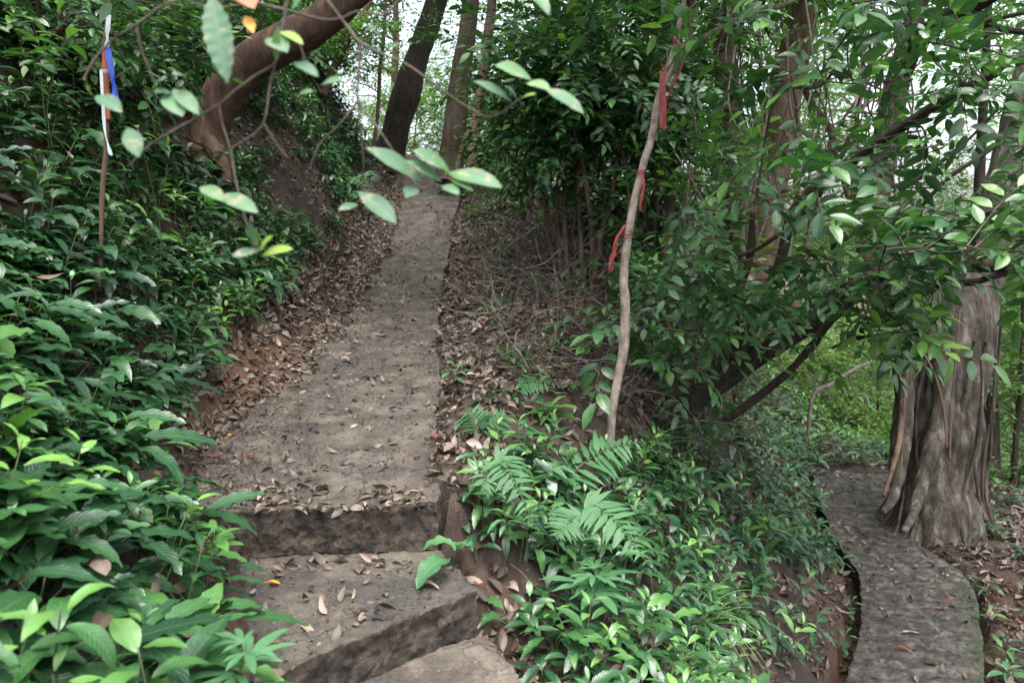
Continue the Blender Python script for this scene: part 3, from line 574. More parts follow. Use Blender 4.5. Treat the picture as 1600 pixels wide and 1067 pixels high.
# ------------------------------------------------------------------ trees
def pxtube(pts, ring=16, wsc=1., **k):                          # pts: (px, py, depth, width in photo pixels)
    p = np.array([P(a, b, d) for a, b, d, _ in pts]); r = np.array([wd * wsc * d / F / 2 for _, _, d, wd in pts]); return tube(p, r, ring, **k)
def spray(seed, n, L, tw, nl=3, nw=2, ratio=.38, droop=.5, tonev=.1, fold=.2, fan=55):
    r = np.random.default_rng(seed); gs = []
    pts = [np.zeros(3)]; d = np.array([0, 1., .1])
    for k in range(3): d = d + r.normal(0, .18, 3) + (0, 0, -.06); pts.append(pts[-1] + d / np.linalg.norm(d) * tw / 3)
    st = tube(pts, [.0032, .0024, .0018, .001] if nl > 2 else [.004, .003, .002, .001], 4 if nl > 2 else 4, 4, tone=.4); st.mi[:] = 1; gs.append(st)
    c = catmull(pts, 20)
    for i in range(n):
        f = .15 + .85 * i / (n - 1); p = c[int(f * 19)]; sd = 1 if i % 2 else -1; a = math.radians(fan * r.uniform(.7, 1.3)) * (1 - .8 * (i == n - 1)); l = L * r.uniform(.7, 1.15)
        d_ = np.array([sd * math.sin(a), math.cos(a), r.uniform(-.45, .25)]); up = np.array([r.uniform(-.45, .45), r.uniform(-.45, .45), 1])
        lf = leaf(l, l * ratio * r.uniform(.85, 1.15), nl, nw, fold, droop * r.uniform(.3, 1.5), .01 if nl > 3 else 0, 2, 0, .46, lift=r.uniform(-.1, .3), seed=i, twist=r.uniform(-.3, .3), tone=r.normal(.45, tonev) + (.22 if i >= n - 2 else 0), petiole=l * .12)
        gs.append(inst(lf, frames(p, d_, up)))
    return merge(gs)
FS = [spray(500 + i, 7, .105, .26, 2, 2, .42) for i in range(6)]
FB = [spray(520 + i, 8, .12, .30, 2, 2, .42) for i in range(6)]
MS = [spray(540 + i, 8, .115, .32, 5, 2, .42) for i in range(8)]
HS = [spray(560 + i, 8, .118, .34, 8, 4, .44) for i in range(8)]
def put(V, pos, d, sc, tone, seed=0):
    k = rng.integers(0, len(V), len(pos)); gs = []
    up = np.array([0, 0, 1.]) + rng.normal(0, .25, (len(pos), 3))
    for i, g in enumerate(V):
        m = k == i
        if m.any(): gs.append(inst(g, frames(pos[m], d[m], up[m], sc[m]), tone[m]))
    return merge(gs)
def cloud(V, cen, rad, ncl, per, rcl, seed, zmin=None, limbs=None, lr=.03, down=.0, sc=(.8, 1.3), tone=0.):
    """clumps of sprays filling an ellipsoid, with limbs running out to each clump"""
    r = np.random.default_rng(seed); cen = np.asarray(cen, float); rad = np.asarray(rad, float)
    c = r.normal(size=(ncl, 3)); c /= np.linalg.norm(c, axis=1, keepdims=True); c *= r.uniform(.25, 1, (ncl, 1)) ** .6; c = cen + c * rad
    if zmin is not None: c[:, 2] = np.maximum(c[:, 2], zmin)
    P_, D_, S_, T_ = [], [], [], []
    for q in c:
        k = int(per * r.uniform(.6, 1.4)); o = r.normal(size=(k, 3)) * rcl * r.uniform(.7, 1.3) * np.array([1, 1, .6]); P_.append(q + o)
        out = (q - cen); out = out / (np.linalg.norm(out) + 1e-6); D_.append(out * .7 + o / (np.linalg.norm(o, axis=1, keepdims=True) + 1e-6) + r.normal(0, .3, (k, 3)) + (0, 0, -.15 + down))
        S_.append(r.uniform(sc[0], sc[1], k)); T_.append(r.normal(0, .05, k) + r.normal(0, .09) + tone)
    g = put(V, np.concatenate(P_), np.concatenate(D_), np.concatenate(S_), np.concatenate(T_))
    ls = []
    if limbs is not None:
        limbs = np.asarray(limbs, float)
        for q in c:
            a = limbs[np.argmin(np.linalg.norm(limbs - q, axis=1) + np.maximum(0, limbs[:, 2] - q[2]) * 1.5)]
            mid = (a + q) / 2 + r.normal(0, .12, 3) * np.linalg.norm(q - a) + (0, 0, .1); ls.append(tube([a, mid, q], [lr, lr * .6, lr * .2], 5, 8, tone=.5))
    return g, ls
def crown_obj(parent, gl, mats, bark, name='crown'):
    g, ls = gl
    if ls:
        l = merge(ls); l.mi[:] = 2; g = merge([g, l])
    return build(name, g, list(mats) + [bark], parent)
ML = [M_far, M_twig]
def top_line(pts, n=8): return catmull(np.array([P(a, b, d) for a, b, d, _ in pts]), n)

# curved tree on the left bank
pts = [(318, 318, 6.7, 84), (322, 275, 6.72, 76), (326, 236, 6.8, 64), (330, 195, 6.8, 58), (347, 150, 6.75, 62), (388, 103, 6.7, 62), (442, 68, 6.6, 60), (503, 32, 6.5, 56), (560, -20, 6.4, 52), (640, -130, 6.4, 44), (660, -320, 6.6, 34), (640, -520, 6.8, 20)]
T = thing('tree', 'thick reddish brown trunk bending over to the right from the left bank', 'tree', P(326, 262, 6.8))
build('trunk', pxtube(pts, 28, lump=.025, lscale=.22, n=70), M_bark_red, T)
for g_ in ([pxtube([(325, 222, 6.7, 30), (346, 256, 6.5, 24), (357, 290, 6.35, 16)], 10, lump=.01), pxtube([(322, 228, 6.75, 30), (292, 236, 6.6, 15), (262, 240, 6.5, 7)], 8, lump=.008), pxtube([(318, 215, 6.9, 40), (300, 262, 6.7, 22), (298, 285, 6.6, 12)], 8, lump=.01)]): build('root', g_, M_bark_red, T)
crown_obj(T, cloud(FB, P(640, -420, 6.2), (2.6, 2.4, 1.1), 30, 40, .4, 11, limbs=top_line(pts[7:]), tone=.0), ML, M_bark_red)
# the dark leaning tree and its straight neighbours at the head of the path
pts = [(600, 262, 14.6, 60), (612, 228, 14.5, 46), (622, 190, 14.4, 42), (634, 150, 14.3, 46), (648, 100, 14.2, 38), (668, 45, 14.1, 34), (690, -20, 14, 32), (725, -140, 14, 28), (760, -290, 14, 20), (770, -420, 14, 10)]
T = thing('tree', 'dark trunk leaning right, left one of the pair at the top of the path', 'tree', P(606, 262, 14.6))
build('trunk', pxtube(pts, 20, lump=.03, lscale=.25, n=60), M_bark_dark, T)
crown_obj(T, cloud(FB, P(640, -250, 14), (2.8, 2.6, 1.7), 34, 42, .5, 12, limbs=top_line(pts[6:])), ML, M_bark_dark)
pts = [(702, 285, 12.7, 48), (705, 250, 12.7, 41), (711, 200, 12.6, 37), (718, 130, 12.6, 33), (727, 70, 12.5, 29), (735, 10, 12.5, 27), (741, -120, 12.5, 25), (735, -300, 12.5, 18), (745, -450, 12.5, 8)]
T = thing('tree', 'straight dark brown trunk standing at the right edge of the upper path', 'tree', P(702, 284, 12.7))
build('trunk', pxtube(pts, 20, lump=.02, lscale=.25, n=60), M_bark_mid, T)
crown_obj(T, cloud(FB, P(760, -330, 12), (2.6, 2.6, 1.5), 32, 42, .45, 13, limbs=top_line(pts[5:])), ML, M_bark_dark)
pts = [(733, 288, 12.0, 22), (737, 250, 12, 19), (745, 190, 12, 17), (752, 130, 12, 16), (761, 70, 12, 17), (769, 0, 12, 15), (776, -120, 12, 13), (800, -260, 12, 9)]
T = thing('tree', 'slim reddish trunk with a long side branch rising right, beside the straight dark one', 'tree', P(733, 286, 12))
build('trunk', pxtube(pts, 12, lump=.012, lscale=.2, n=50), M_bark_brown, T)
for g_ in ([pxtube([(748, 172, 12, 11), (772, 130, 11.6, 9), (800, 95, 11.2, 9), (850, 50, 10.7, 8), (915, 0, 10, 8), (990, -70, 9.6, 6)], 8, lump=.006, n=30), pxtube([(712, 280, 12.1, 10), (724, 225, 12, 9), (741, 190, 12, 8)], 8)]): build('side_branch', g_, M_bark_brown, T)
crown_obj(T, cloud(FS, P(880, -150, 10.5), (2.2, 2.0, .9), 22, 34, .4, 14, limbs=top_line(pts[5:])), ML, M_bark_brown)
def slim(label, pts, bark, name='sapling', leaves=None, cat='sapling', extra=None, V=None, mats=None):
    base = P(*pts[0][:3]); T = thing(name, label, cat, base)
    build('trunk', pxtube(pts, 12, lump=.004, lscale=.1, n=len(pts) * 6, wob=0.0), bark, T)
    for e in extra or []: build('branch', pxtube(e, 8, lump=.003, n=24), bark, T)
    if leaves: crown_obj(T, cloud(V or FS, *leaves, limbs=top_line(pts[len(pts)//2:]), lr=.012), mats or ML, bark)
    return T
slim('thin crooked grey sapling in front of the dark leaning trunk', [(583, 232, 13, 7), (590, 180, 13, 6), (594, 110, 13, 6), (601, 40, 13, 5), (603, -60, 13, 5), (598, -200, 13, 3)], M_bark_brown, leaves=(P(560, -60, 13), (1.2, 1.2, 1.0), 12, 26, .35, 21))
slim('grey sapling slanting right behind the curved trunk', [(505, 150, 12, 11), (520, 110, 12, 12), (545, 60, 12, 11), (570, 20, 12, 9), (590, -40, 12, 7), (600, -150, 12, 4)], M_bark_brown, leaves=(P(560, 10, 12.5), (1.1, 1.1, .8), 10, 26, .3, 22))
# the pale sapling with red cloth strips
SP = [(941, 800, 3.98, 18), (945, 775, 4.0, 16), (953, 700, 4.02, 15), (957, 640, 4.03, 17), (966, 590, 4.05, 18), (975, 540, 4.05, 20), (977, 470, 4.05, 19), (974, 440, 4.05, 17), (980, 380, 4.05, 16), (990, 320, 4.05, 15), (1003, 265, 4.05, 14), (1018, 215, 4.05, 15), (1026, 165, 4.05, 13), (1036, 130, 4.05, 12), (1050, 85, 4.05, 11), (1060, 45, 4.05, 11), (1070, -5, 4.05, 10), (1085, -90, 4.05, 9), (1090, -200, 4.1, 7), (1110, -330, 4.1, 4)]
T = thing('sapling', 'slender pale grey sapling tied with red cloth strips, right of the steps', 'sapling', P(941, 795, 4))
build('trunk', pxtube(SP, 14, wsc=.8, lump=.004, lscale=.07, n=110), M_bark_pale, T)
RB = [(1040, 128, 4.05, 9), (1062, 92, 4.0, 9), (1090, 66, 3.95, 9), (1130, 42, 3.9, 8), (1180, 20, 3.85, 8), (1240, 2, 3.8, 7), (1320, -40, 3.7, 5)]
build('branch', pxtube(RB, 10, lump=.003, n=36), M_bark_pale, T)
crown_obj(T, cloud(MS, P(1120, -230, 4.0), (.9, .9, .55), 16, 16, .25, 31, limbs=top_line(SP[14:])), [M_shrub, M_twig], M_bark_pale)
def ribbon(pts, wpx, side=(1, 0, 0), flutter=.006, thick=.0012):
    p = catmull(np.array([P(a, b, d) for a, b, d in pts]), 26); wd = wpx * pts[0][2] / F / 2; s = np.linspace(-1, 1, 5); side = np.array(side, float); side /= np.linalg.norm(side)
    L = np.linspace(0, 1, 26)[:, None]; tw = np.sin(L * 7) * .35
    X = p[:, None] + side * (s[None] * wd * np.cos(tw))[..., None] + np.array([0, 1, 0]) * (s[None] * wd * np.sin(tw) + flutter * np.sin(L * 14 + s[None] * 2) * L)[..., None]
    a = grid(X); b = grid(X + np.array([0, thick, 0])); b.f = b.f[:, ::-1]; return merge([a, b])
def knot(px, py, d, wpx, hpx, tilt=0):
    c = P(px, py, d); r = wpx * d / F / 2; gs = []
    for k in range(3):
        a = np.linspace(0, 2 * PI, 13); q = np.stack([np.cos(a) * r, np.sin(a) * r, (k - 1) * hpx * d / F / 3 + np.cos(a) * tilt * r + .001 * np.sin(3 * a + k)], -1) + c
        gs.append(tube(q, [.0022 + .0008 * (k % 2)] * 13, 6, 40, lump=.001, lscale=.01))
    return merge(gs)
def ribbon_thing(label, parts, m, cat='ribbon', name='ribbon'):
    T = thing(name, label, cat, parts[0].v.mean(0))
    for i, g in enumerate(parts): build('knot' if i and i == len(parts) - 1 else 'strip', g, m, T)
    return T
ribbon_thing('broad red cloth strip hanging straight down, topmost of the reds on the pale sapling', [ribbon([(1036, 112, 3.97), (1035, 140, 3.95), (1036, 170, 3.95), (1036, 201, 3.95)], 11), knot(1040, 106, 4.05, 17, 12, -.5)], M_red)
ribbon_thing('twisted stringy red cloth strip on the fork of the pale sapling', [ribbon([(1058, 62, 4.0), (1069, 82, 3.97), (1067, 100, 3.97), (1056, 125, 3.97), (1047, 145, 3.98), (1042, 158, 3.98)], 4, (1, 0, .4)), ribbon([(1060, 64, 4.0), (1066, 95, 3.96), (1050, 130, 3.97), (1046, 155, 3.98)], 2, (1, 0, -.3)), knot(1055, 64, 4.05, 13, 8, .3)], M_red)
ribbon_thing('short narrow red cloth strip knotted halfway up the pale sapling', [ribbon([(1001, 270, 3.96), (1006, 285, 3.95), (1003, 305, 3.95), (1000, 330, 3.96)], 5), knot(1001, 269, 4.05, 18, 8, .2)], M_red)
ribbon_thing('ragged red cloth strip flaring left, lowest one on the pale sapling', [ribbon([(978, 350, 3.96), (966, 368, 3.95), (960, 388, 3.95), (956, 405, 3.95), (954, 425, 3.95)], 9, (1, 0, .5), .012), ribbon([(972, 386, 3.96), (955, 410, 3.95), (934, 434, 3.95)], 2, (0, 0, 1)), knot(980, 367, 4.05, 19, 16, .1)], M_red)
# stake-like sapling with blue and white tape on the left bank
S2 = [(157, 450, 3.45, 8), (158, 380, 3.45, 7.5), (160, 300, 3.45, 7), (166, 230, 3.45, 7), (165, 160, 3.45, 7), (163, 80, 3.45, 6), (168, 30, 3.45, 6), (176, -20, 3.45, 5), (200, -120, 3.45, 4)]
T = slim('thin brown sapling wrapped in blue and white tape on the left bank', S2, M_bark_brown, leaves=(P(190, -130, 3.5), (.5, .5, .3), 6, 10, .2, 33), extra=[[(170, 128, 3.44, 3.5), (186, 118, 3.42, 3), (204, 106, 3.4, 3)], [(166, 20, 3.45, 4), (190, 2, 3.4, 3), (230, 4, 3.3, 2.5), (262, 14, 3.2, 2)]], V=MS, mats=[M_shrub, M_twig])
ribbon_thing('bright blue plastic tape hanging from the thin sapling on the left bank', [ribbon([(168, 70, 3.42), (172, 100, 3.41), (177, 130, 3.41), (181, 160, 3.41)], 9)], M_blue, 'tape', 'tape')
ribbon_thing('white plastic tape tied above the blue one on the thin left sapling', [ribbon([(170, 24, 3.42), (168, 50, 3.41), (167, 74, 3.41)], 7, (1, 0, .2)), knot(168, 22, 3.45, 9, 8)], M_white, 'tape', 'tape')
ribbon_thing('narrow white tape trailing down the thin left sapling below the blue tape', [ribbon([(158, 112, 3.41), (160, 150, 3.41), (163, 195, 3.42), (168, 225, 3.41), (174, 243, 3.41)], 4.5), knot(163, 113, 3.45, 12, 6)], M_white, 'tape', 'tape')
ribbon_thing('rusty red tape wound round the stem of the thin left sapling', [pxtube([(164, 78, 3.45, 9), (165, 130, 3.45, 10), (168, 160, 3.45, 9), (168, 188, 3.44, 8)], 10, lump=.002, lscale=.02, n=40)], M_rust, 'tape', 'tape')

# twin rust-coloured trunks behind the brushwood
pL = [(1140, 560, 8.0, 66), (1146, 480, 8.0, 56), (1156, 400, 8, 44), (1158, 330, 8, 46), (1148, 250, 8, 42), (1140, 180, 8, 36), (1132, 90, 8, 30), (1128, 0, 8, 28), (1120, -120, 8, 22), (1100, -280, 8, 10)]
pR = [(1166, 560, 8.1, 66), (1172, 480, 8.1, 56), (1182, 400, 8.1, 52), (1194, 330, 8.1, 50), (1205, 260, 8.1, 52), (1216, 190, 8.1, 50), (1232, 120, 8.1, 46), (1250, 50, 8.1, 40), (1266, -20, 8.1, 34), (1290, -150, 8.1, 26), (1310, -300, 8.1, 10)]
T = thing('tree', 'big rust brown tree with two trunks rising in a narrow V, centre right', 'tree', P(1152, 560, 8))
build('trunk', pxtube(pL, 22, wsc=1.15, lump=.03, lscale=.2, n=60), M_bark_rust, T); build('trunk', pxtube(pR, 22, wsc=1.15, lump=.03, lscale=.2, n=60), M_bark_rust, T)
for g_ in ([pxtube([(1158, 520, 7.75, 11), (1160, 430, 7.72, 10), (1160, 350, 7.7, 9), (1172, 290, 7.72, 11), (1182, 215, 7.75, 10), (1176, 160, 7.7, 7)], 8, lump=.006, n=40), pxtube([(1178, 390, 7.74, 6), (1172, 330, 7.7, 5), (1190, 230, 7.7, 6), (1170, 150, 7.7, 5)], 8, n=30), pxtube([(1215, 180, 7.8, 5), (1240, 240, 7.6, 5), (1250, 320, 7.5, 5), (1232, 380, 7.6, 4)], 6, n=30)]): build('climbing_root', g_, M_bark_pale, T)
crown_obj(T, cloud(FB, P(1180, -170, 8), (2.4, 2.2, 1.1), 34, 42, .42, 41, limbs=np.concatenate([top_line(pL[6:]), top_line(pR[7:])]), lr=.04), ML, M_bark_rust)

# the fig tree by the lower path
T = thing('fig_tree', 'massive grey fig tree with fluted trunk and roots beside the lower path', 'tree', P(1465, 835, 6.95))
fb = P(1465, 830, 6.95)
trunk = [(1466, 860, 6.95, 140), (1464, 800, 6.95, 120), (1462, 740, 6.95, 112), (1464, 680, 6.95, 122), (1466, 620, 6.95, 116), (1468, 560, 6.95, 122), (1470, 510, 6.95, 130), (1474, 470, 6.95, 120), (1476, 430, 6.95, 96)]
build('trunk', pxtube(trunk, 72, lump=.045, lscale=.2, flute=.12, nfl=11, n=110), M_bark_grey, T)
limbL = [(1440, 640, 6.95, 70), (1428, 560, 6.95, 66), (1410, 500, 6.95, 60), (1380, 440, 6.9, 56), (1366, 390, 6.9, 48), (1362, 340, 6.9, 46), (1372, 280, 6.9, 45), (1385, 220, 6.9, 42), (1396, 160, 6.9, 38), (1408, 100, 6.9, 34), (1424, 50, 6.9, 30), (1440, -30, 6.9, 28), (1450, -160, 7, 20), (1440, -300, 7, 8)]
limbR = [(1490, 620, 6.95, 84), (1504, 560, 6.95, 84), (1518, 500, 6.95, 78), (1532, 440, 6.95, 64), (1548, 370, 6.95, 54), (1566, 280, 7, 46), (1590, 180, 7, 40), (1620, 60, 7, 34), (1660, -120, 7, 22), (1700, -260, 7, 9)]
for l_ in (limbL, limbR): build('limb', pxtube(l_, 26, lump=.03, lscale=.25, n=80), M_bark_grey, T)
bough = [(1412, 110, 6.85, 30), (1424, 78, 6.6, 32), (1450, 50, 6.3, 30), (1482, 28, 6.0, 30), (1520, 10, 5.7, 28), (1580, -30, 5.4, 26), (1680, -110, 5.2, 20)]
for g_ in ([pxtube(bough, 20, lump=.015, n=44), pxtube([(1510, 14, 5.8, 13), (1530, 28, 5.6, 11), (1560, 44, 5.5, 10), (1610, 52, 5.4, 9)], 10, n=24), pxtube([(1498, 8, 5.8, 9), (1522, 30, 5.5, 8), (1545, 32, 5.4, 7), (1600, 20, 5.2, 6)], 8, n=24)]): build('bough', g_, M_bark_dark, T)
r = np.random.default_rng(77); c0 = P(1465, 700, 6.95); gz = float(H(c0[0], c0[1]))
for i in range(26):
    a = i / 26 * 2 * PI + r.uniform(-.1, .1); h = r.uniform(.7, 2.0); a0 = a + r.normal(0, .35); fl = r.uniform(.40, .54); pts = []; rd = r.choice([.022, .035, .05, .06])
    for f in (1, .75, .5, .28, .13, .04, -.06):
        ang = a + (a0 - a) * f + .06 * math.sin(f * 9 + i); rr = (.29 + .03 * f) + (fl - .335) * max(0, 1 - f * 2.6) ** 2.2 - rd * .35
        pts.append((c0[0] + math.cos(ang) * rr, c0[1] + math.sin(ang) * rr, gz + h * f))
    build('root', tube(pts, [rd * .35, rd * .7, rd * .9, rd, rd * 1.15, rd * 1.0, rd * .6], 14, 52, lump=rd * .35, lscale=.14), M_bark_grey, T)
for i in range(12):
    a = r.uniform(PI, 2 * PI); h = r.uniform(.9, 2.2); rd = r.uniform(.006, .016); w0 = r.normal(0, .25); pts = []
    for f in (1, .8, .6, .4, .2, .05, -.04):
        ang = a + w0 * f + .1 * math.sin(f * 7 + i); rr = .40 + .015 * math.sin(f * 5 + i) + .14 * max(0, 1 - f * 3) ** 2; pts.append((c0[0] + math.cos(ang) * rr, c0[1] + math.sin(ang) * rr, gz + h * f))
    build('aerial_root', tube(pts, [rd * .6, rd * .9, rd, rd, rd * 1.1, rd * 1.2, rd], 7, 44, lump=.004, lscale=.05), M_bark_grey if i % 3 else M_bark_mid, T)
for sg in ([(1470, 560, 6.6, 30), (1474, 640, 6.56, 30), (1456, 700, 6.5, 26), (1440, 755, 6.42, 20), (1428, 800, 6.3, 15), (1412, 830, 6.1, 10)], [(1404, 500, 6.7, 22), (1412, 560, 6.62, 24), (1416, 640, 6.6, 22), (1408, 720, 6.55, 20), (1396, 775, 6.45, 16), (1380, 800, 6.3, 9)]):
    build('root', pxtube(sg, 16, lump=.012, lscale=.12, n=60), M_bark_grey, T)
vn_ = [pxtube(v, 6, n=40, lump=.002) for v in [[(1404, 500, 6.3, 4), (1440, 548, 6.25, 4), (1462, 590, 6.22, 4), (1474, 640, 6.2, 4), (1480, 700, 6.18, 3)], [(1478, 500, 6.3, 3), (1450, 560, 6.3, 3), (1420, 600, 6.3, 3)], [(1500, 480, 6.4, 3), (1494, 560, 6.3, 3), (1486, 640, 6.25, 3), (1484, 720, 6.2, 3)],
       [(1420, 560, 6.5, 3), (1412, 640, 6.4, 3.5), (1410, 700, 6.4, 3), (1404, 760, 6.3, 3)], [(1412, 620, 6.5, 9), (1405, 690, 6.3, 9), (1392, 740, 6.1, 7), (1380, 775, 6.0, 6)], [(1546, 470, 6.8, 5), (1540, 540, 6.7, 5), (1532, 600, 6.7, 4), (1540, 640, 6.7, 3)], [(1395, 380, 6.7, 4), (1398, 300, 6.65, 4), (1388, 240, 6.6, 4), (1392, 180, 6.6, 3)]]]
for g_ in vn_: build('aerial_root', g_, M_bark_brown, T)
crown_obj(T, cloud(FB, P(1560, -190, 6.8), (2.3, 2.4, 1.0), 30, 42, .42, 42, limbs=np.concatenate([top_line(limbL[9:]), top_line(limbR[6:])]), lr=.04), ML, M_bark_grey)

# low leaning tree whose dark stems cross the right side, with the near leafy boughs
T = thing('leaning_tree', 'dark many-stemmed leaning tree whose leafy boughs fill the right side', 'tree', P(1060, 640, 5.6))
stems = [[(1030, 660, 5.7, 24), (1110, 600, 5.6, 26), (1190, 545, 5.5, 24), (1270, 500, 5.35, 24), (1330, 452, 5.2, 22), (1400, 420, 5.0, 19), (1480, 412, 4.8, 16), (1560, 418, 4.6, 12), (1640, 400, 4.4, 8)],
 [(1080, 640, 5.65, 14), (1170, 575, 5.5, 15), (1240, 530, 5.4, 14), (1310, 490, 5.3, 12), (1350, 440, 5.2, 9)],
 [(1130, 660, 5.5, 9), (1210, 600, 5.3, 11), (1262, 550, 5.2, 11), (1290, 510, 5.1, 10), (1330, 470, 5.0, 8)],
 [(1100, 600, 5.6, 18), (1142, 540, 5.5, 15), (1150, 470, 5.4, 12), (1172, 400, 5.3, 11), (1176, 330, 5.2, 8)],
 [(1150, 560, 5.5, 18), (1196, 470, 5.4, 16), (1222, 400, 5.3, 14), (1240, 330, 5.2, 12), (1290, 280, 5.0, 10)],
 [(1230, 360, 5.2, 10), (1290, 290, 5.0, 11), (1345, 242, 4.8, 12), (1400, 205, 4.6, 13), (1470, 160, 4.4, 13), (1540, 122, 4.2, 12), (1620, 84, 4.0, 11), (1700, 50, 3.9, 8)],
 [(1370, 425, 5.0, 9), (1430, 400, 4.8, 10), (1500, 440, 4.7, 9), (1560, 430, 4.6, 8), (1620, 410, 4.5, 7)],
 [(1095, 420, 5.4, 6), (1140, 405, 5.3, 6), (1180, 390, 5.2, 6), (1220, 365, 5.1, 5)],
 [(1076, 330, 5.4, 6), (1082, 380, 5.4, 7), (1110, 400, 5.4, 7), (1150, 405, 5.3, 7), (1200, 425, 5.2, 6), (1220, 450, 5.2, 4)],
 [(1180, 320, 4.4, 4), (1212, 155, 4.3, 3), (1280, 135, 4.2, 4), (1310, 100, 4.1, 3)],
 [(1405, 300, 5.6, 6), (1500, 230, 5.4, 5), (1560, 170, 5.2, 4)], [(1420, 345, 5.2, 5), (1480, 280, 5.0, 5), (1540, 240, 4.9, 5), (1600, 200, 4.8, 5)], [(1300, 545, 4.9, 3), (1330, 530, 4.9, 6), (1370, 525, 4.9, 6), (1400, 516, 4.9, 6)]]
for s_ in stems: build('stem', pxtube(s_, 12, wsc=1.2, lump=.008, lscale=.12, n=50), M_bark_dark, T)
def boughs(seed, boxes, V, sc=1., tone=0.):
    r = np.random.default_rng(seed); tw, P_, D_, S_, T_ = [], [], [], [], []
    for (x0, x1, y0, y1, d0, d1, k, tn) in boxes:
        for i in range(k):
            a = P(r.uniform(x0, x1), r.uniform(y0, y1), r.uniform(d0, d1)); d = np.array([r.normal(0, 1), r.normal(-.2, .6), r.normal(-.05, .35)]); d /= np.linalg.norm(d); l = r.uniform(.25, .7); pts = [a]
            for q in range(3): d = d + r.normal(0, .22, 3) + (0, 0, -.05); d /= np.linalg.norm(d); pts.append(pts[-1] + d * l / 3)
            tw.append(tube(pts, [.006, .0045, .003, .002], 6, 9, tone=.35)); c = catmull(pts, 10); tb = tn + tone + r.normal(0, .08)
            for j in (2, 4, 6, 8, 9):
                if r.uniform() < .85: P_.append(c[j]); dd = d + r.normal(0, .55, 3); D_.append(dd); S_.append(r.uniform(.75, 1.12) * sc); T_.append(tb + r.normal(0, .05))
    return put(V, np.array(P_), np.array(D_), np.array(S_), np.array(T_)), tw
g, tw = boughs(3, [(1335, 1600, 20, 420, 3.6, 5.0, 32, .0), (1290, 1600, 20, 470, 3.8, 5.2, 6, .0), (1040, 1130, 150, 430, 4.6, 5.4, 8, 0.), (1380, 1620, 330, 415, 3.4, 4.4, 13, .12), (1090, 1400, 380, 460, 4.0, 5.2, 12, -.05), (1300, 1480, 440, 500, 4.2, 4.8, 7, .25), (1160, 1360, -30, 60, 3.4, 4.2, 8, .14), (1020, 1110, 380, 560, 4.6, 5.4, 10, 0), (1620, 1900, 0, 500, 3.6, 5.2, 22, 0)], HS, 1.1)
tw = merge(tw); tw.mi[:] = 1; build('crown', merge([g, tw]), [M_shrub, M_twig], T)

# broad-leaved bushes in the middle distance
def bush(label, cx, cy, d, rad, ncl, per, seed, V=MS, tone=0., name='bush', stemn=5, rcl=.25, cat='bush', sc=(.75, 1.15), mats=None):
    c = P(cx, cy, d); gz = float(H(c[0], c[1])); r = np.random.default_rng(seed); T = thing(name, label, cat, (c[0], c[1], gz))
    ls = [np.array([c[0], c[1], gz]) + (0, 0, .3)]; st = []
    for k in range(stemn):
        b = np.array([c[0] + r.normal(0, .12), c[1] + r.normal(0, .12), gz - .1]); t = c + r.normal(0, .45, 3) * np.array(rad); m = (b + t) / 2 + r.normal(0, .1, 3)
        st.append(tube([b, m, t], [.028, .02, .008], 8, 12, lump=.004)); ls += list(catmull([b, m, t], 6)[2:])
    for g_ in st: build('stem', g_, M_bark_brown, T)
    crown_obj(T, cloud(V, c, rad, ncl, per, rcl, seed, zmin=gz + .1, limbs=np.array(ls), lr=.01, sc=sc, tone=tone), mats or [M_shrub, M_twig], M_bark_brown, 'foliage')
    return T
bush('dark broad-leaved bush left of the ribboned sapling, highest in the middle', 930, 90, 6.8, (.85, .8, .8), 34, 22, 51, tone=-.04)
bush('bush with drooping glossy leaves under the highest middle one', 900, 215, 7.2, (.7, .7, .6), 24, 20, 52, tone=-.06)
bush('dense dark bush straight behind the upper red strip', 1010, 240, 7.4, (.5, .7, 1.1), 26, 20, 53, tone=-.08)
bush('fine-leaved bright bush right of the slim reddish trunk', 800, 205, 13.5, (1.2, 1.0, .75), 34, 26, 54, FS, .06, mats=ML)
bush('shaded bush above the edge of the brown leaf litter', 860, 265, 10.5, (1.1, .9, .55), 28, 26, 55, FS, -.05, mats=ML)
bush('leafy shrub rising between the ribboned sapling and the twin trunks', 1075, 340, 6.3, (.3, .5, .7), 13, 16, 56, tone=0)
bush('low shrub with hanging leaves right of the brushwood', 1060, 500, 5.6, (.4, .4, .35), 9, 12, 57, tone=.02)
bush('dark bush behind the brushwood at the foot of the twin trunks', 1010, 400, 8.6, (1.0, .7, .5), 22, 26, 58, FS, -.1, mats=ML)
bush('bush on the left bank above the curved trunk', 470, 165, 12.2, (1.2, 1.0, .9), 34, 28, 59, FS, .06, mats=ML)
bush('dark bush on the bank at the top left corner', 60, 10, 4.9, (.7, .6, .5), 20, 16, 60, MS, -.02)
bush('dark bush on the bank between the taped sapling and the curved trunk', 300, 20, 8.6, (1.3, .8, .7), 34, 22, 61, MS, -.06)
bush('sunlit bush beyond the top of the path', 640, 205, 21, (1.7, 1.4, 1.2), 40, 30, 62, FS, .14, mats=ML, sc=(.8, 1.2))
bush('bright bush behind the fig tree on its left side', 1360, 600, 13, (1.3, 1.2, .9), 30, 24, 63, FS, .3, mats=ML)  # high tone paints open-sky brightness into the leaves
bush('bright low bush where the lower path disappears', 1420, 700, 12, (.9, .9, .4), 22, 24, 64, FS, .35, mats=ML)  # lighter leaf tone stands in for the light in the gully
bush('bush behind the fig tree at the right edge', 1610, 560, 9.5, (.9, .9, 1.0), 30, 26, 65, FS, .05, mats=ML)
bush('pale green bush in the gully left of the fig tree', 1260, 520, 14, (1.3, 1.2, .8), 28, 24, 66, FS, .25, mats=ML)  # tone lifted too, gully light painted into the leaf colour

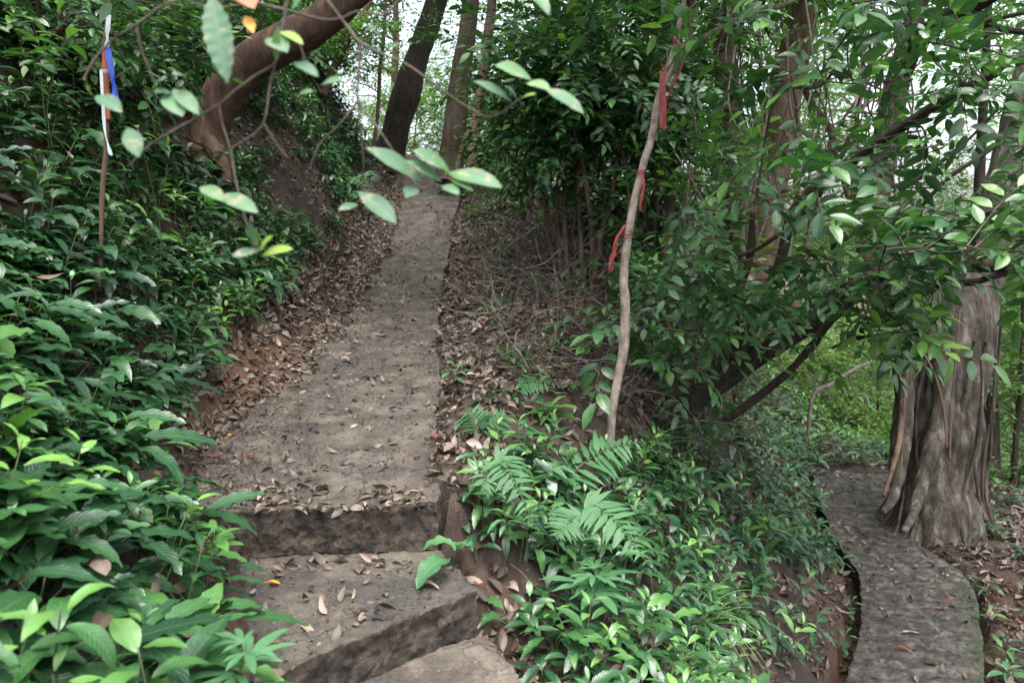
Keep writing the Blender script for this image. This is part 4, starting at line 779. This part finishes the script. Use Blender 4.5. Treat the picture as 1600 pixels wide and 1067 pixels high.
# slim dark trunks in the middle distance
slim('mossy upright trunk behind the red strips', [(1036, 450, 7.0, 17), (1040, 380, 7, 15), (1050, 300, 7, 15), (1062, 230, 7, 14), (1070, 150, 7, 12), (1076, 60, 7, 12), (1084, -60, 7, 10), (1090, -200, 7, 5)], M_bark_brown, 'tree', cat='tree', leaves=(P(1040, -110, 7), (.7, 1.0, .5), 10, 22, .3, 71))
slim('short brown trunk with a broken elbow beyond the leaf litter', [(880, 330, 9.4, 16), (886, 292, 9.4, 14), (884, 262, 9.4, 12), (893, 235, 9.4, 10), (896, 190, 9.4, 8), (890, 120, 9.4, 6)], M_bark_brown, 'tree', cat='tree', extra=[[(886, 292, 9.4, 8), (900, 282, 9.3, 8), (908, 272, 9.3, 7)]])
slim('thin leaning trunk just left of the broken elbow trunk', [(846, 310, 10.4, 11), (851, 275, 10.4, 9), (858, 240, 10.4, 8), (862, 180, 10.4, 6), (868, 90, 10.4, 5)], M_bark_brown, 'tree', cat='tree')
slim('thin dark stem standing in the gap behind the slim reddish trunk', [(770, 265, 15, 8), (782, 215, 15, 8), (792, 160, 15, 7), (800, 100, 15, 6), (806, 0, 15, 5)], M_bark_dark, 'tree', cat='tree')
slim('dark trunk right behind the fig tree', [(1546, 760, 9.2, 32), (1548, 690, 9.2, 26), (1546, 620, 9.2, 22), (1536, 560, 9.2, 20), (1532, 480, 9.2, 20), (1530, 300, 9.2, 16), (1540, 100, 9.2, 12), (1550, -80, 9.2, 8)], M_bark_dark, 'tree', cat='tree', leaves=(P(1560, -60, 9.4), (1.4, 1.2, .7), 14, 28, .35, 72))
slim('thin dark stem at the right edge beyond the fig tree', [(1584, 780, 9, 9), (1588, 680, 9, 9), (1596, 600, 9, 8), (1600, 450, 9, 7), (1596, 250, 9, 6), (1604, 0, 9, 5)], M_bark_dark, 'tree', cat='tree')
slim('bare grey stem forking low right of the twin trunks', [(1240, 480, 9.6, 14), (1262, 380, 9.6, 13), (1290, 250, 9.6, 12), (1300, 210, 9.6, 12), (1262, 150, 9.6, 10), (1240, 80, 9.6, 8), (1230, -40, 9.6, 6)], M_bark_brown, 'tree', cat='tree', extra=[[(1302, 230, 9.6, 9), (1320, 290, 9.5, 8), (1340, 360, 9.4, 8)], [(1300, 215, 9.6, 6), (1322, 180, 9.6, 5), (1344, 150, 9.6, 5)]])
slim('bare pole leaning left out of the leaf litter', [(922, 400, 8.2, 3), (935, 330, 8.2, 3), (948, 290, 8.2, 3), (975, 200, 8.2, 3)], M_twig, 'stick', cat='dead stick')
slim('pale dry stick leaning in the brushwood beside the fan-leaved seedling', [(826, 575, 4.9, 3), (812, 552, 4.9, 3), (795, 530, 4.9, 2.5), (780, 505, 4.9, 2)], M_bark_pale, 'stick', cat='dead stick')
slim('long bare grey branch slanting through the gully left of the fig tree', [(1262, 690, 9.4, 5), (1270, 620, 9.4, 7), (1300, 600, 9.4, 7), (1330, 580, 9.4, 6), (1366, 563, 9.4, 5)], M_bark_pale, 'dead_branch', cat='dead branch')

# ------------------------------------------------------------------ background trees: five kinds, then copies
def far_tree(seed, h, r_, ncl, per):
    gl = cloud(FB, (0, 0, h * .55), (r_, r_, h * .48), ncl, per, .42, seed, zmin=.3, limbs=np.array([(0, 0, z) for z in np.linspace(.4, h * .85, 9)]), lr=.04, sc=(.8, 1.3))
    tr = tube([(0, 0, -.5), (.1, .05, h * .3), (-.1, .1, h * .6), (0, 0, h * .92)], [.17, .13, .09, .03], 14, 24, lump=.02); return gl, tr
KIND = [far_tree(600 + i, 8.5 + (i % 3), 2.1 + .2 * i, 60, 34) for i in range(4)]
base_m = []
for gl, tr in KIND:
    o = build('trunk', tr, M_bark_brown); c = crown_obj(None, gl, ML, M_bark_brown); base_m.append((o, c))
BGT = [(-6.4, 19, 0, 1.0, 'bright tree on the far left above the curved trunk'), (-9.5, 14.5, 1, 1.0, 'tree on the bank top at the far left'), (-3.6, 24, 2, 1.0, 'hazy bright tree left of the dark leaning trunk'),
 (.6, 19.5, 3, .9, 'bright tree just right of the slim reddish trunk'), (3.4, 17.5, 1, 1.0, 'tall leafy tree behind the middle bushes'), (5.6, 20.5, 0, 1.1, 'tree behind the twin rust brown trunks'), 
 (8.4, 18.5, 3, 1.0, 'tree framed between the twin trunks and the fig tree'),  (11.2, 16.0, 2, 1.0, 'tree showing left of the fig trunk above the gully'), (10.6, 11.4, 1, .85, 'tree close behind the fig tree on the right'), (14.5, 15.0, 3, 1.0, 'tree at the far right edge'), (2.2, 26, 2, 1.15, 'tall distant tree over the middle of the slope'), (-.8, 33, 1, 1.1, 'farthest pale tree in the gap over the path'), (9.8, 26, 1, 1.2, 'tall distant tree above the gully'), (15.5, 22.0, 0, 1.2, 'distant tree behind the right edge')]
first = [True] * 4
for (x_, y_, k, s_, lab) in BGT:
    T = thing('tree', lab, 'tree', (x_, y_, float(H(x_, y_)) - .1), 'trees in the background'); T.scale = (s_,) * 3; T.rotation_euler = (0, 0, random.uniform(0, 6.28))
    for o in base_m[k]:
        c = o if first[k] else o.copy()
        if not first[k]: COL.objects.link(c)
        c.parent = T
    first[k] = False

# ------------------------------------------------------------------ individual plants near the paths
def herb(label, px, py, d, k, L, ratio=.36, m=None, nl=9, nw=4, droop=.8, spread=.0, lobed=False, seed=0, stem_r=.0028, name='seedling', cat='seedling', pinn=False, leaves_drop=.5, wave=.01, up=.4, tone=0.):
    r = np.random.default_rng(seed); c = P(px, py, d); gz = float(surf(c[0], c[1])); b = np.array([c[0] + r.normal(0, .015), c[1] + .03, gz - .03])
    if c[2] < gz + .06: c = c.copy(); c[2] = gz + .08
    T = thing(name, label, cat, (b[0], b[1], gz)); h = c[2] - gz
    mid = (b + c) / 2 + r.normal(0, .03, 3) * h * 2
    build('stem', tube([b, mid, c], [stem_r, stem_r * .8, stem_r * .6], 8, 14, tone=.4), M_stem, T); line = catmull([b, mid, c], 40)
    for i in range(k):
        f = 1 - leaves_drop * (i / k) ** 1.3 * min(1, L * 1.2 / h); az = i * 2.4 + r.uniform(-.3, .3) + seed; l = L * r.uniform(.75, 1.15) * (.7 if i < 2 else 1)
        d_ = np.array([math.cos(az), math.sin(az), 0]); p = line[int(np.clip(f, 0, 1) * 39)]; gs = []
        if lobed:
            for a in (-75, -38, 0, 38, 75):
                q = math.radians(a + r.uniform(-6, 6)); ll = l * (1 - abs(a) / 190); dd = d_ * math.cos(q) + np.array([-d_[1], d_[0], 0]) * math.sin(q)
                gs.append(inst(leaf(ll, ll * .24, nl, nw, .2, droop * .6, .01, 2, 0, .55, lift=up * .6, seed=a, tone=.5 + tone + r.uniform(-.08, .08)), frames(p + d_ * l * .1, dd)))
        else: gs.append(inst(leaf(l, l * ratio * r.uniform(.9, 1.1), nl, nw, .22, droop * r.uniform(.6, 1.4), wave, 3, 0, .48, lift=r.uniform(0, up * 1.6) + (.35 if i < 2 else 0), seed=i, twist=r.uniform(-.25, .25), tone=.48 + tone + r.uniform(-.1, .1) + (.2 if i < 3 else 0), petiole=l * .1), frames(p, d_)))
        build('leaf', merge(gs), m or M_fresh, T)
    return T
herb('bright green seedling spreading whorled leaves over the left edge of the upper path', 240, 668, 2.75, 8, .135, .34, seed=1)
herb('light green seedling with pointed leaves leaning over the upper step riser', 335, 832, 2.35, 10, .095, .42, seed=2)
herb('pale seedling with narrow finger-like leaves in front of the lowest step', 385, 1005, 1.75, 4, .15, .2, M_pale, lobed=True, seed=3)
herb('tall plant with very large pointed leaves at the lower left edge', 45, 770, 1.75, 6, .26, .34, M_cover, seed=4, wave=.02, stem_r=.004, tone=.12, nl=14)
herb('drooping broad-leaved plant in the bottom left corner', 95, 950, 1.45, 7, .18, .34, M_cover, seed=5, droop=1.3, tone=.16, nl=14)
herb('low plant with one row of wide shiny leaves at the bottom edge', 215, 1010, 1.5, 5, .17, .42, M_cover, seed=6, droop=.9, tone=.14, nl=14)
herb('bright yellow-green seedling on the slope behind the hanging fern', 858, 648, 4.3, 13, .17, .3, seed=7)
herb('seven-fingered pale herb in the middle of the slope plants', 932, 890, 2.85, 6, .19, .2, M_pale, lobed=True, seed=8)
herb('small pale star-shaped seedling close to the right end of the upper step', 790, 800, 3.05, 7, .10, .25, M_pale, seed=9)
herb('vivid green seedling above the bare red soil bank', 1205, 812, 4.8, 9, .15, .32, seed=10)
herb('toothed-leaf plant beside the red soil bank', 1160, 830, 4.75, 5, .17, .5, M_pale, seed=11, wave=.03)
herb('dark plant with layered pointed leaves halfway down the slope', 1165, 735, 5.4, 14, .17, .36, M_shrub, seed=12, tone=-.05)
herb('dark plant with drooping leaves left of the lower path', 1175, 940, 4.5, 11, .14, .36, M_shrub, seed=13, tone=-.03)
herb('fan-shaped seedling with many narrow leaves at the edge of the brushwood', 792, 578, 4.95, 18, .17, .09, M_fernp, seed=14, up=.7, droop=.3)
herb('clustered seedling against the right edge of the upper path', 712, 572, 4.65, 10, .12, .3, M_pale, seed=15)
herb('small rosette of pale leaves in the leaf litter by the upper path', 752, 318, 9.6, 8, .16, .28, M_pale, seed=16, nl=5, nw=2)
herb('little green sprig in the leaf litter farther down the slope', 748, 368, 8.2, 7, .13, .28, M_pale, seed=17, nl=5, nw=2)
herb('seedling with long leaves in the darker litter by the brushwood', 890, 385, 8.4, 9, .18, .24, M_pale, seed=18, nl=5, nw=2)
herb('bottom corner seedling with light leaves right of the lower path', 1575, 1045, 4.55, 7, .12, .38, M_pale, seed=19)
herb('small three-leaved seedling right of the lower path', 1548, 955, 5.2, 4, .13, .42, M_fresh, seed=20)
herb('pale spotted broad leaf plant at the bottom edge below the herbs', 985, 1040, 2.85, 5, .12, .5, M_fresh, seed=21)
herb('wilted grey-green wide-leaved plant at the corner of the upper step', 715, 850, 2.9, 4, .19, .5, M_pale, seed=22, droop=1.2, wave=.04, tone=-.1)
herb('whorled seedling in the middle of the left bank', 285, 372, 4.9, 8, .16, .36, M_fresh, seed=23)
herb('glossy whorled seedling at the far left edge', 55, 285, 3.5, 8, .16, .36, M_shrub, seed=24, tone=.12)
herb('glossy long-leaved seedling near the top left corner', 60, 60, 4.1, 9, .17, .32, M_shrub, seed=25, tone=.15)
herb('long-leaved seedling just left of the taped sapling', 105, 55, 3.9, 7, .19, .3, M_shrub, seed=26, tone=.18)
herb('light sprig right below the taped sapling', 215, 200, 4.1, 7, .12, .4, M_fresh, seed=27)
herb('seedling with broad leaves left of the ground under the curved trunk', 330, 300, 5.3, 8, .2, .34, M_fresh, seed=28)

def fern(label, base, fronds, m=M_fernp, seed=0, pair=20, pr=.26):
    r = np.random.default_rng(seed); b = P(*base); b[2] = float(H(b[0], b[1])); T = thing('fern', label, 'fern', b)
    for fr in fronds:                                   # fr: list of (px,py,d), pinna length px
        pts, pl = fr; p = np.array([P(*q) for q in pts]); p = np.concatenate([[b + (0, 0, -.02)], p]) ; c = catmull(p, 60); st = tube(p, [.0028, .0024, .0018, .0012, .0008][:len(p)] if len(p) <= 5 else .002, 6, 24, tone=.5); st.mi[:] = 1; gs = [st]
        Lp = pl * pts[0][2] / F
        n0 = 10 if len(pts) > 2 else 14
        for i in range(pair):
            f = i / (pair - 1); j = int(n0 + f * (58 - n0)); t = c[min(j + 1, 59)] - c[j - 1]; t /= np.linalg.norm(t); up = np.array([0, -.35, 1.]); sd = np.cross(t, up); sd /= np.linalg.norm(sd)
            l = Lp * (math.sin(PI * (f * .8 + .16)) ** .8) * r.uniform(.92, 1.05)
            for s_ in (-1, 1):
                if r.uniform() < .05: continue
                dd = sd * s_ + t * (.35 + r.normal(0, .1)) + (0, 0, r.uniform(-.4, .05)); gs.append(inst(leaf(l, max(.006, l * pr), 5, 2, .1, .45, .0, 3, .0, .3, lift=.1, tone=.42 + r.uniform(-.16, .14), twist=r.uniform(-.3, .3)), frames(c[j], dd, up)))
        build('frond', merge(gs), [m, M_stem], T)
    return T
fern('fern with one broad arching frond left of the ribboned sapling, below the brushwood', (770, 650, 4.55), [([(790, 612, 4.6), (825, 597, 4.6), (874, 602, 4.6)], 36), ([(770, 625, 4.5), (745, 640, 4.4), (725, 655, 4.3)], 26)], seed=1)
fern('light green fern whose frond crosses the foot of the pale sapling', (905, 790, 3.75), [([(895, 745, 3.7), (940, 705, 3.7), (1006, 688, 3.7)], 62), ([(880, 735, 3.7), (868, 728, 3.6), (850, 745, 3.5)], 40)], seed=2, pr=.2)
fern('yellowish fern frond drooping beside the upper step', (765, 760, 3.2), [([(778, 722, 3.2), (800, 745, 3.12), (836, 822, 3.0)], 42), ([(765, 735, 3.2), (755, 755, 3.1), (748, 775, 3.1)], 30)], seed=3, pr=.27)
fern('large fern with a saw-edged frond falling right, below the pale sapling', (905, 850, 3.1), [([(915, 800, 3.0), (955, 808, 2.9), (1012, 880, 2.8)], 52), ([(905, 815, 3.0), (885, 820, 2.9), (868, 838, 2.85)], 40)], seed=4, pr=.25)
fern('faded olive fern standing in the litter by the upper path', (755, 700, 3.9), [([(745, 668, 3.9), (738, 650, 3.9), (730, 640, 3.9)], 40), ([(770, 670, 3.9), (782, 655, 3.9), (790, 648, 3.9)], 36)], seed=5, pr=.16)
fern('fine ferns at the foot of the left bank near the top of the path', (548, 320, 10.8), [([(550, 285, 10.8), (560, 278, 10.6), (582, 300, 10.3)], 22), ([(545, 290, 10.8), (530, 275, 10.6), (515, 290, 10.4)], 22), ([(550, 290, 10.8), (575, 270, 10.7), (592, 285, 10.5)], 20), ([(540, 300, 10.8), (555, 300, 10.4), (575, 318, 10.1)], 20)], seed=6)

def grass(label, base, n, L, seed, m=M_grass, spreadx=1., w_=.007):
    r = np.random.default_rng(seed); b = P(*base); b[2] = float(H(b[0], b[1])); gs = []
    for i in range(n):
        az = r.uniform(0, 2 * PI); l = L * r.uniform(.55, 1.2); q = b + np.array([r.normal(0, .05 * spreadx), r.normal(0, .05), -.02]); d = np.array([math.cos(az) * spreadx, math.sin(az), 0]); up = r.uniform(.7, 1.4)
        gs.append(inst(leaf(l, w_ * r.uniform(.7, 1.4), 14, 2, .6, r.uniform(1.4, 2.6), 0, 1, 0, .3, lift=up, tone=r.uniform(.2, .75)), frames(q, d)))
    return single('grass_clump', merge(gs), m, label, 'grass')
grass('big clump of long arching grass blades in front of the red soil bank', (1085, 960, 3.75), 70, .5, 1)
grass('thin grass tuft with long blades behind the crossing fern frond', (1000, 660, 4.6), 16, .75, 2, w_=.006)
grass('short dark sedge tuft on the left edge of the lower path', (1292, 800, 6.9), 26, .38, 3, w_=.012)
grass('fine grass tuft at the bottom edge between the two paths', (1050, 1060, 3.3), 34, .36, 4)

# single fallen leaves that stand out
def fallen(label, px, py, col, L=.09, seed=0, ratio=.42, az=None, curl=1.):
    r = np.random.default_rng(seed + 900); p = None
    for z_ in np.linspace(3, -2, 1500):                 # the first point of the ray that is under the ground or path top
        q = onz(px, py, EYE - 1e-3 - (3 - z_) * .7)
        if q[1] < 20 and q[2] <= float(surf(q[0], q[1])): p = q; break
    a = r.uniform(0, 6.28) if az is None else az
    m = plain('fallen leaf ' + label[:18], col, .45, .35, .1)
    g = inst(leaf(L, L * ratio, 9, 4, .35 * curl, .9 * curl, .02, 2, lift=.3 * curl, seed=seed, twist=.4 * curl, petiole=.0), frames(p + np.array([0, 0, .012]), (math.cos(a), math.sin(a), 0)))
    pt = inst(tube([(0, -.02, 0), (0, 0, 0), (0, L * .3, .01)], [.001, .001, .0006], 5, 6), frames(p + np.array([0, 0, .012]), (math.cos(a), math.sin(a), 0)))
    single('fallen_leaf', merge([g, pt]), m, label, 'fallen leaf')
fallen('large deep red fallen leaf on the left side of the upper path', 322, 722, (.16, .02, .015), .105, 1, az=.1)
fallen('small yellow fallen leaf beside the green plants left of the upper path', 357, 684, (.62, .32, .02), .05, 2)
fallen('orange yellow fallen leaf on the second step', 418, 914, (.60, .25, .02), .06, 3, az=-.2)
fallen('black curled fallen leaf in the middle of the upper path', 562, 594, (.02, .017, .02), .12, 4, az=.1)
fallen('long brown curled leaf lying upright on the second step', 560, 900, (.10, .065, .045), .1, 5, az=1.6)
fallen('broad pale brown leaf on the second step near its right end', 655, 915, (.30, .20, .14), .09, 6)
fallen('thin pale fallen leaf near the upper step edge', 592, 730, (.42, .38, .30), .055, 7, .2, az=0.)
fallen('dark glossy leaf near the front edge of the second step', 575, 970, (.03, .03, .04), .07, 8, .25, az=.1)
fallen('red brown leaf at the right edge of the upper path, behind the step', 683, 690, (.20, .045, .03), .1, 9, az=2.2)
fallen('pale tan leaf lying in the upper path behind the long dark one', 458, 632, (.36, .27, .20), .09, 10, .3, az=0.)
fallen('tiny orange leaf on the upper path near the large red one', 396, 715, (.45, .09, .03), .035, 11)
fallen('whitish leaf far up the upper path', 690, 380, (.50, .47, .40), .15, 12, .3, az=0.)
fallen('orange brown leaf in the middle of the lower path', 1460, 952, (.30, .07, .02), .09, 13, .35, az=-.3)
fallen('red brown leaf on the lower part of the lower path', 1400, 1012, (.25, .06, .03), .12, 14, .3, az=-.8)
fallen('long pale leaf lying across the lower path', 1408, 990, (.36, .27, .2), .15, 15, .2, az=-.15)
fallen('tan leaf leaning on the bank left of the lower path', 1200, 880, (.35, .23, .15), .13, 16, .45, az=1.2)
fallen('large withered brown leaf under the plants at the lower left', 105, 845, (.20, .12, .075), .15, 17, .4, az=-.7)

# ------------------------------------------------------------------ overhanging branch close to the camera
def near_leaf(a, b, d, ratio=.4, tone=.5, nl=10, droop=.5, up=None, name='leaf', parent=None, m=None, d2=None, roll=0.):
    A_, B_ = P(*a, d), P(*b, d2 or d - .03); L = np.linalg.norm(B_ - A_); u = np.array([.15 + roll, -.75, .65]) if up is None else np.array(up, float)
    return build(name, inst(leaf(L, L * ratio, nl, 4, .2, droop, .008, 2, 0, .55, lift=droop * .5, tone=tone), frames(A_, B_ - A_, u)), m or M_near, parent)
def tw(pts, ring=8): return pxtube(pts, ring, wsc=.8, lump=.0007, lscale=.01, n=len(pts) * 7)
d_ = 1.3
T = thing('overhanging_branch', 'thin forking branch hanging close overhead, top left to centre, with blotchy oval leaves', 'branch', P(420, -60, d_))
for g_ in ([tw([(380, -30, d_, 7), (400, 2, d_, 6), (450, 17, d_, 5.5), (505, 31, d_, 5.5), (535, 28, d_, 5), (560, 18, d_, 4), (600, 22, d_, 4), (640, -20, d_, 3)]),
 tw([(470, -50, d_, 7), (510, 0, d_, 6), (545, 45, d_, 6), (562, 66, d_, 6.5), (600, 86, d_, 5), (640, 104, d_, 4.5), (700, 148, d_, 4.2), (738, 172, d_, 4.2), (765, 183, d_, 4), (790, 172, d_, 3.5), (812, 155, d_, 3)]),
 tw([(562, 66, d_, 4.5), (561, 110, d_, 4.5), (560, 158, d_, 5), (590, 200, d_, 4), (620, 245, d_, 4), (655, 293, d_, 4), (680, 285, d_, 3), (702, 268, d_, 3)]),
 tw([(560, 158, d_, 3.5), (564, 210, 1.34, 3), (568, 260, 1.36, 3), (560, 300, 1.4, 2.5)]), tw([(558, 160, d_, 4), (530, 195, d_, 3.5), (500, 225, d_, 2.5), (484, 262, d_, 2)])]): build('twig', g_, M_twig, T)
for a, b, rt_, tn in [((702, 268), (643, 236), .48, .55), ((660, 285), (570, 232), .34, .5), ((700, 270), (786, 296), .38, .6), ((700, 272), (748, 292), .3, .98), ((690, 285), (632, 252), .34, .55), ((696, 275), (688, 254), .5, 1.), ((702, 280), (740, 300), .3, .62), ((690, 290), (718, 306), .5, .5), ((650, 292), (634, 310), .7, .3),
   ((800, 160), (738, 128), .3, .5), ((830, 125), (772, 104), .55, .7), ((820, 130), (860, 142), .5, .8), ((848, 138), (912, 180), .34, .55), ((808, 158), (790, 135), .45, .5), ((812, 157), (838, 148), .4, .95), ((600, 86), (626, 70), .5, .4), ((596, 60), (572, 42), .5, .35), ((825, -20), (858, 26), .35, .6), ((560, 300), (620, 352), .4, .45), ((560, 320), (528, 330), .4, .5)]:
    near_leaf(a, b, d_ - .01, rt_, tn, parent=T)
T = thing('overhanging_branch', 'thin forking branch hanging close overhead in the top left, with serrated leaf and hanging twigs', 'branch', P(450, -60, 1.2))
for g_ in ([tw([(452, -40, 1.2, 6), (446, 20, 1.2, 6), (438, 60, 1.2, 5.5), (430, 98, 1.2, 5), (400, 118, 1.2, 5), (370, 140, 1.2, 5), (342, 164, 1.2, 5), (312, 182, 1.22, 4), (270, 205, 1.24, 4), (228, 232, 1.28, 4), (200, 262, 1.3, 3)]),
 tw([(342, 162, 1.2, 4), (348, 195, 1.2, 4), (360, 235, 1.2, 4), (368, 280, 1.2, 4), (380, 330, 1.2, 3.5), (392, 372, 1.2, 3), (402, 398, 1.2, 3)]),
 tw([(430, 98, 1.2, 4), (421, 140, 1.2, 4), (412, 192, 1.2, 4), (388, 216, 1.2, 4), (360, 232, 1.2, 3.5)]), tw([(412, 192, 1.2, 3.5), (430, 222, 1.2, 3), (450, 248, 1.2, 3)]),
 tw([(400, 5, 1.2, 4), (330, 12, 1.2, 4), (285, -2, 1.2, 4)]), tw([(130, 125, 1.25, 4), (150, 90, 1.25, 4.5), (180, 60, 1.25, 5), (215, 38, 1.2, 5), (250, 12, 1.2, 5), (290, -4, 1.2, 5)]), tw([(214, 40, 1.2, 3.5), (220, 75, 1.2, 3), (232, 105, 1.2, 3), (242, 130, 1.2, 3)]), tw([(455, 40, 1.2, 3), (472, 80, 1.2, 3), (480, 120, 1.2, 2.5)])]): build('twig', g_, M_twig, T)
for a, b, rt_, tn in [((432, 96), (436, 40), .3, .75), ((418, 60), (450, 84), .6, .6), ((436, 50), (475, 72), .28, .98), ((458, 98), (498, 122), .35, .5), ((500, 135), (535, 128), .5, .6), ((462, 152), (490, 145), .45, .75), ((455, 20), (490, -20), .6, .6), ((404, 392), (362, 402), .42, .35), ((405, 395), (428, 368), .3, 1.), ((408, 400), (460, 390), .3, .96), ((402, 385), (390, 350), .35, .5),
   ((240, 140), (262, 122), .4, .55), ((270, 140), (312, 182), .36, .6), ((262, 145), (286, 184), .62, .6), ((268, 145), (242, 146), .6, .35), ((290, 120), (270, 118), .6, .6), ((200, 200), (218, 248), .45, .4), ((340, 305), (405, 335), .36, .62), ((312, 292), (352, 316), .4, .7), ((150, 150), (192, 178), .4, .4), ((145, 150), (135, 120), .25, .98)]:
    near_leaf(a, b, 1.19, rt_, tn, parent=T)
bl = build('serrated_leaf', inst(leaf(.148, .046, 26, 4, .15, .25, .012, 8, .09, .5, lift=.1, tone=.42), frames(P(330, -8, 1.14), P(354, 124, 1.12) - P(330, -8, 1.14), (.2, -1, .2))), M_near, T)
bl['label'] = 'long wavy-edged dull green leaf hanging down'
near_leaf((372, -12), (398, 16), 1.18, .6, .5, parent=T, m=plain('orange red leaf', (.45, .12, .05), .5, .3, .3), name='red_leaf')
near_leaf((384, 26), (396, 54), 1.18, .35, .5, parent=T, m=plain('yellow leaf', (.55, .27, .03), .5, .3, .3), name='yellow_leaf')
# hanging vines and rootlets in the right half
vs_ = []
r = np.random.default_rng(5)
for i in range(46):
    x0 = r.uniform(1020, 1420); d0 = r.uniform(6, 8.5); y0 = r.uniform(-60, 80); l = r.uniform(200, 420); vs_.append(pxtube([(x0, y0, d0, 3), (x0 + r.normal(0, 18), y0 + l * .35, d0 + r.normal(0, .1), 3), (x0 + r.normal(0, 28), y0 + l * .7, d0, 3), (x0 + r.normal(0, 40), y0 + l, d0, 2)], 5, n=18, tone=r.uniform(.3, .9)))
stuff('hanging_vines', merge(vs_), M_twig, 'thin bare vines and rootlets hanging among the right-hand trees', 'vines')
print('quads', sum(len(o.data.polygons) for o in bpy.data.objects if o.type == 'MESH'))
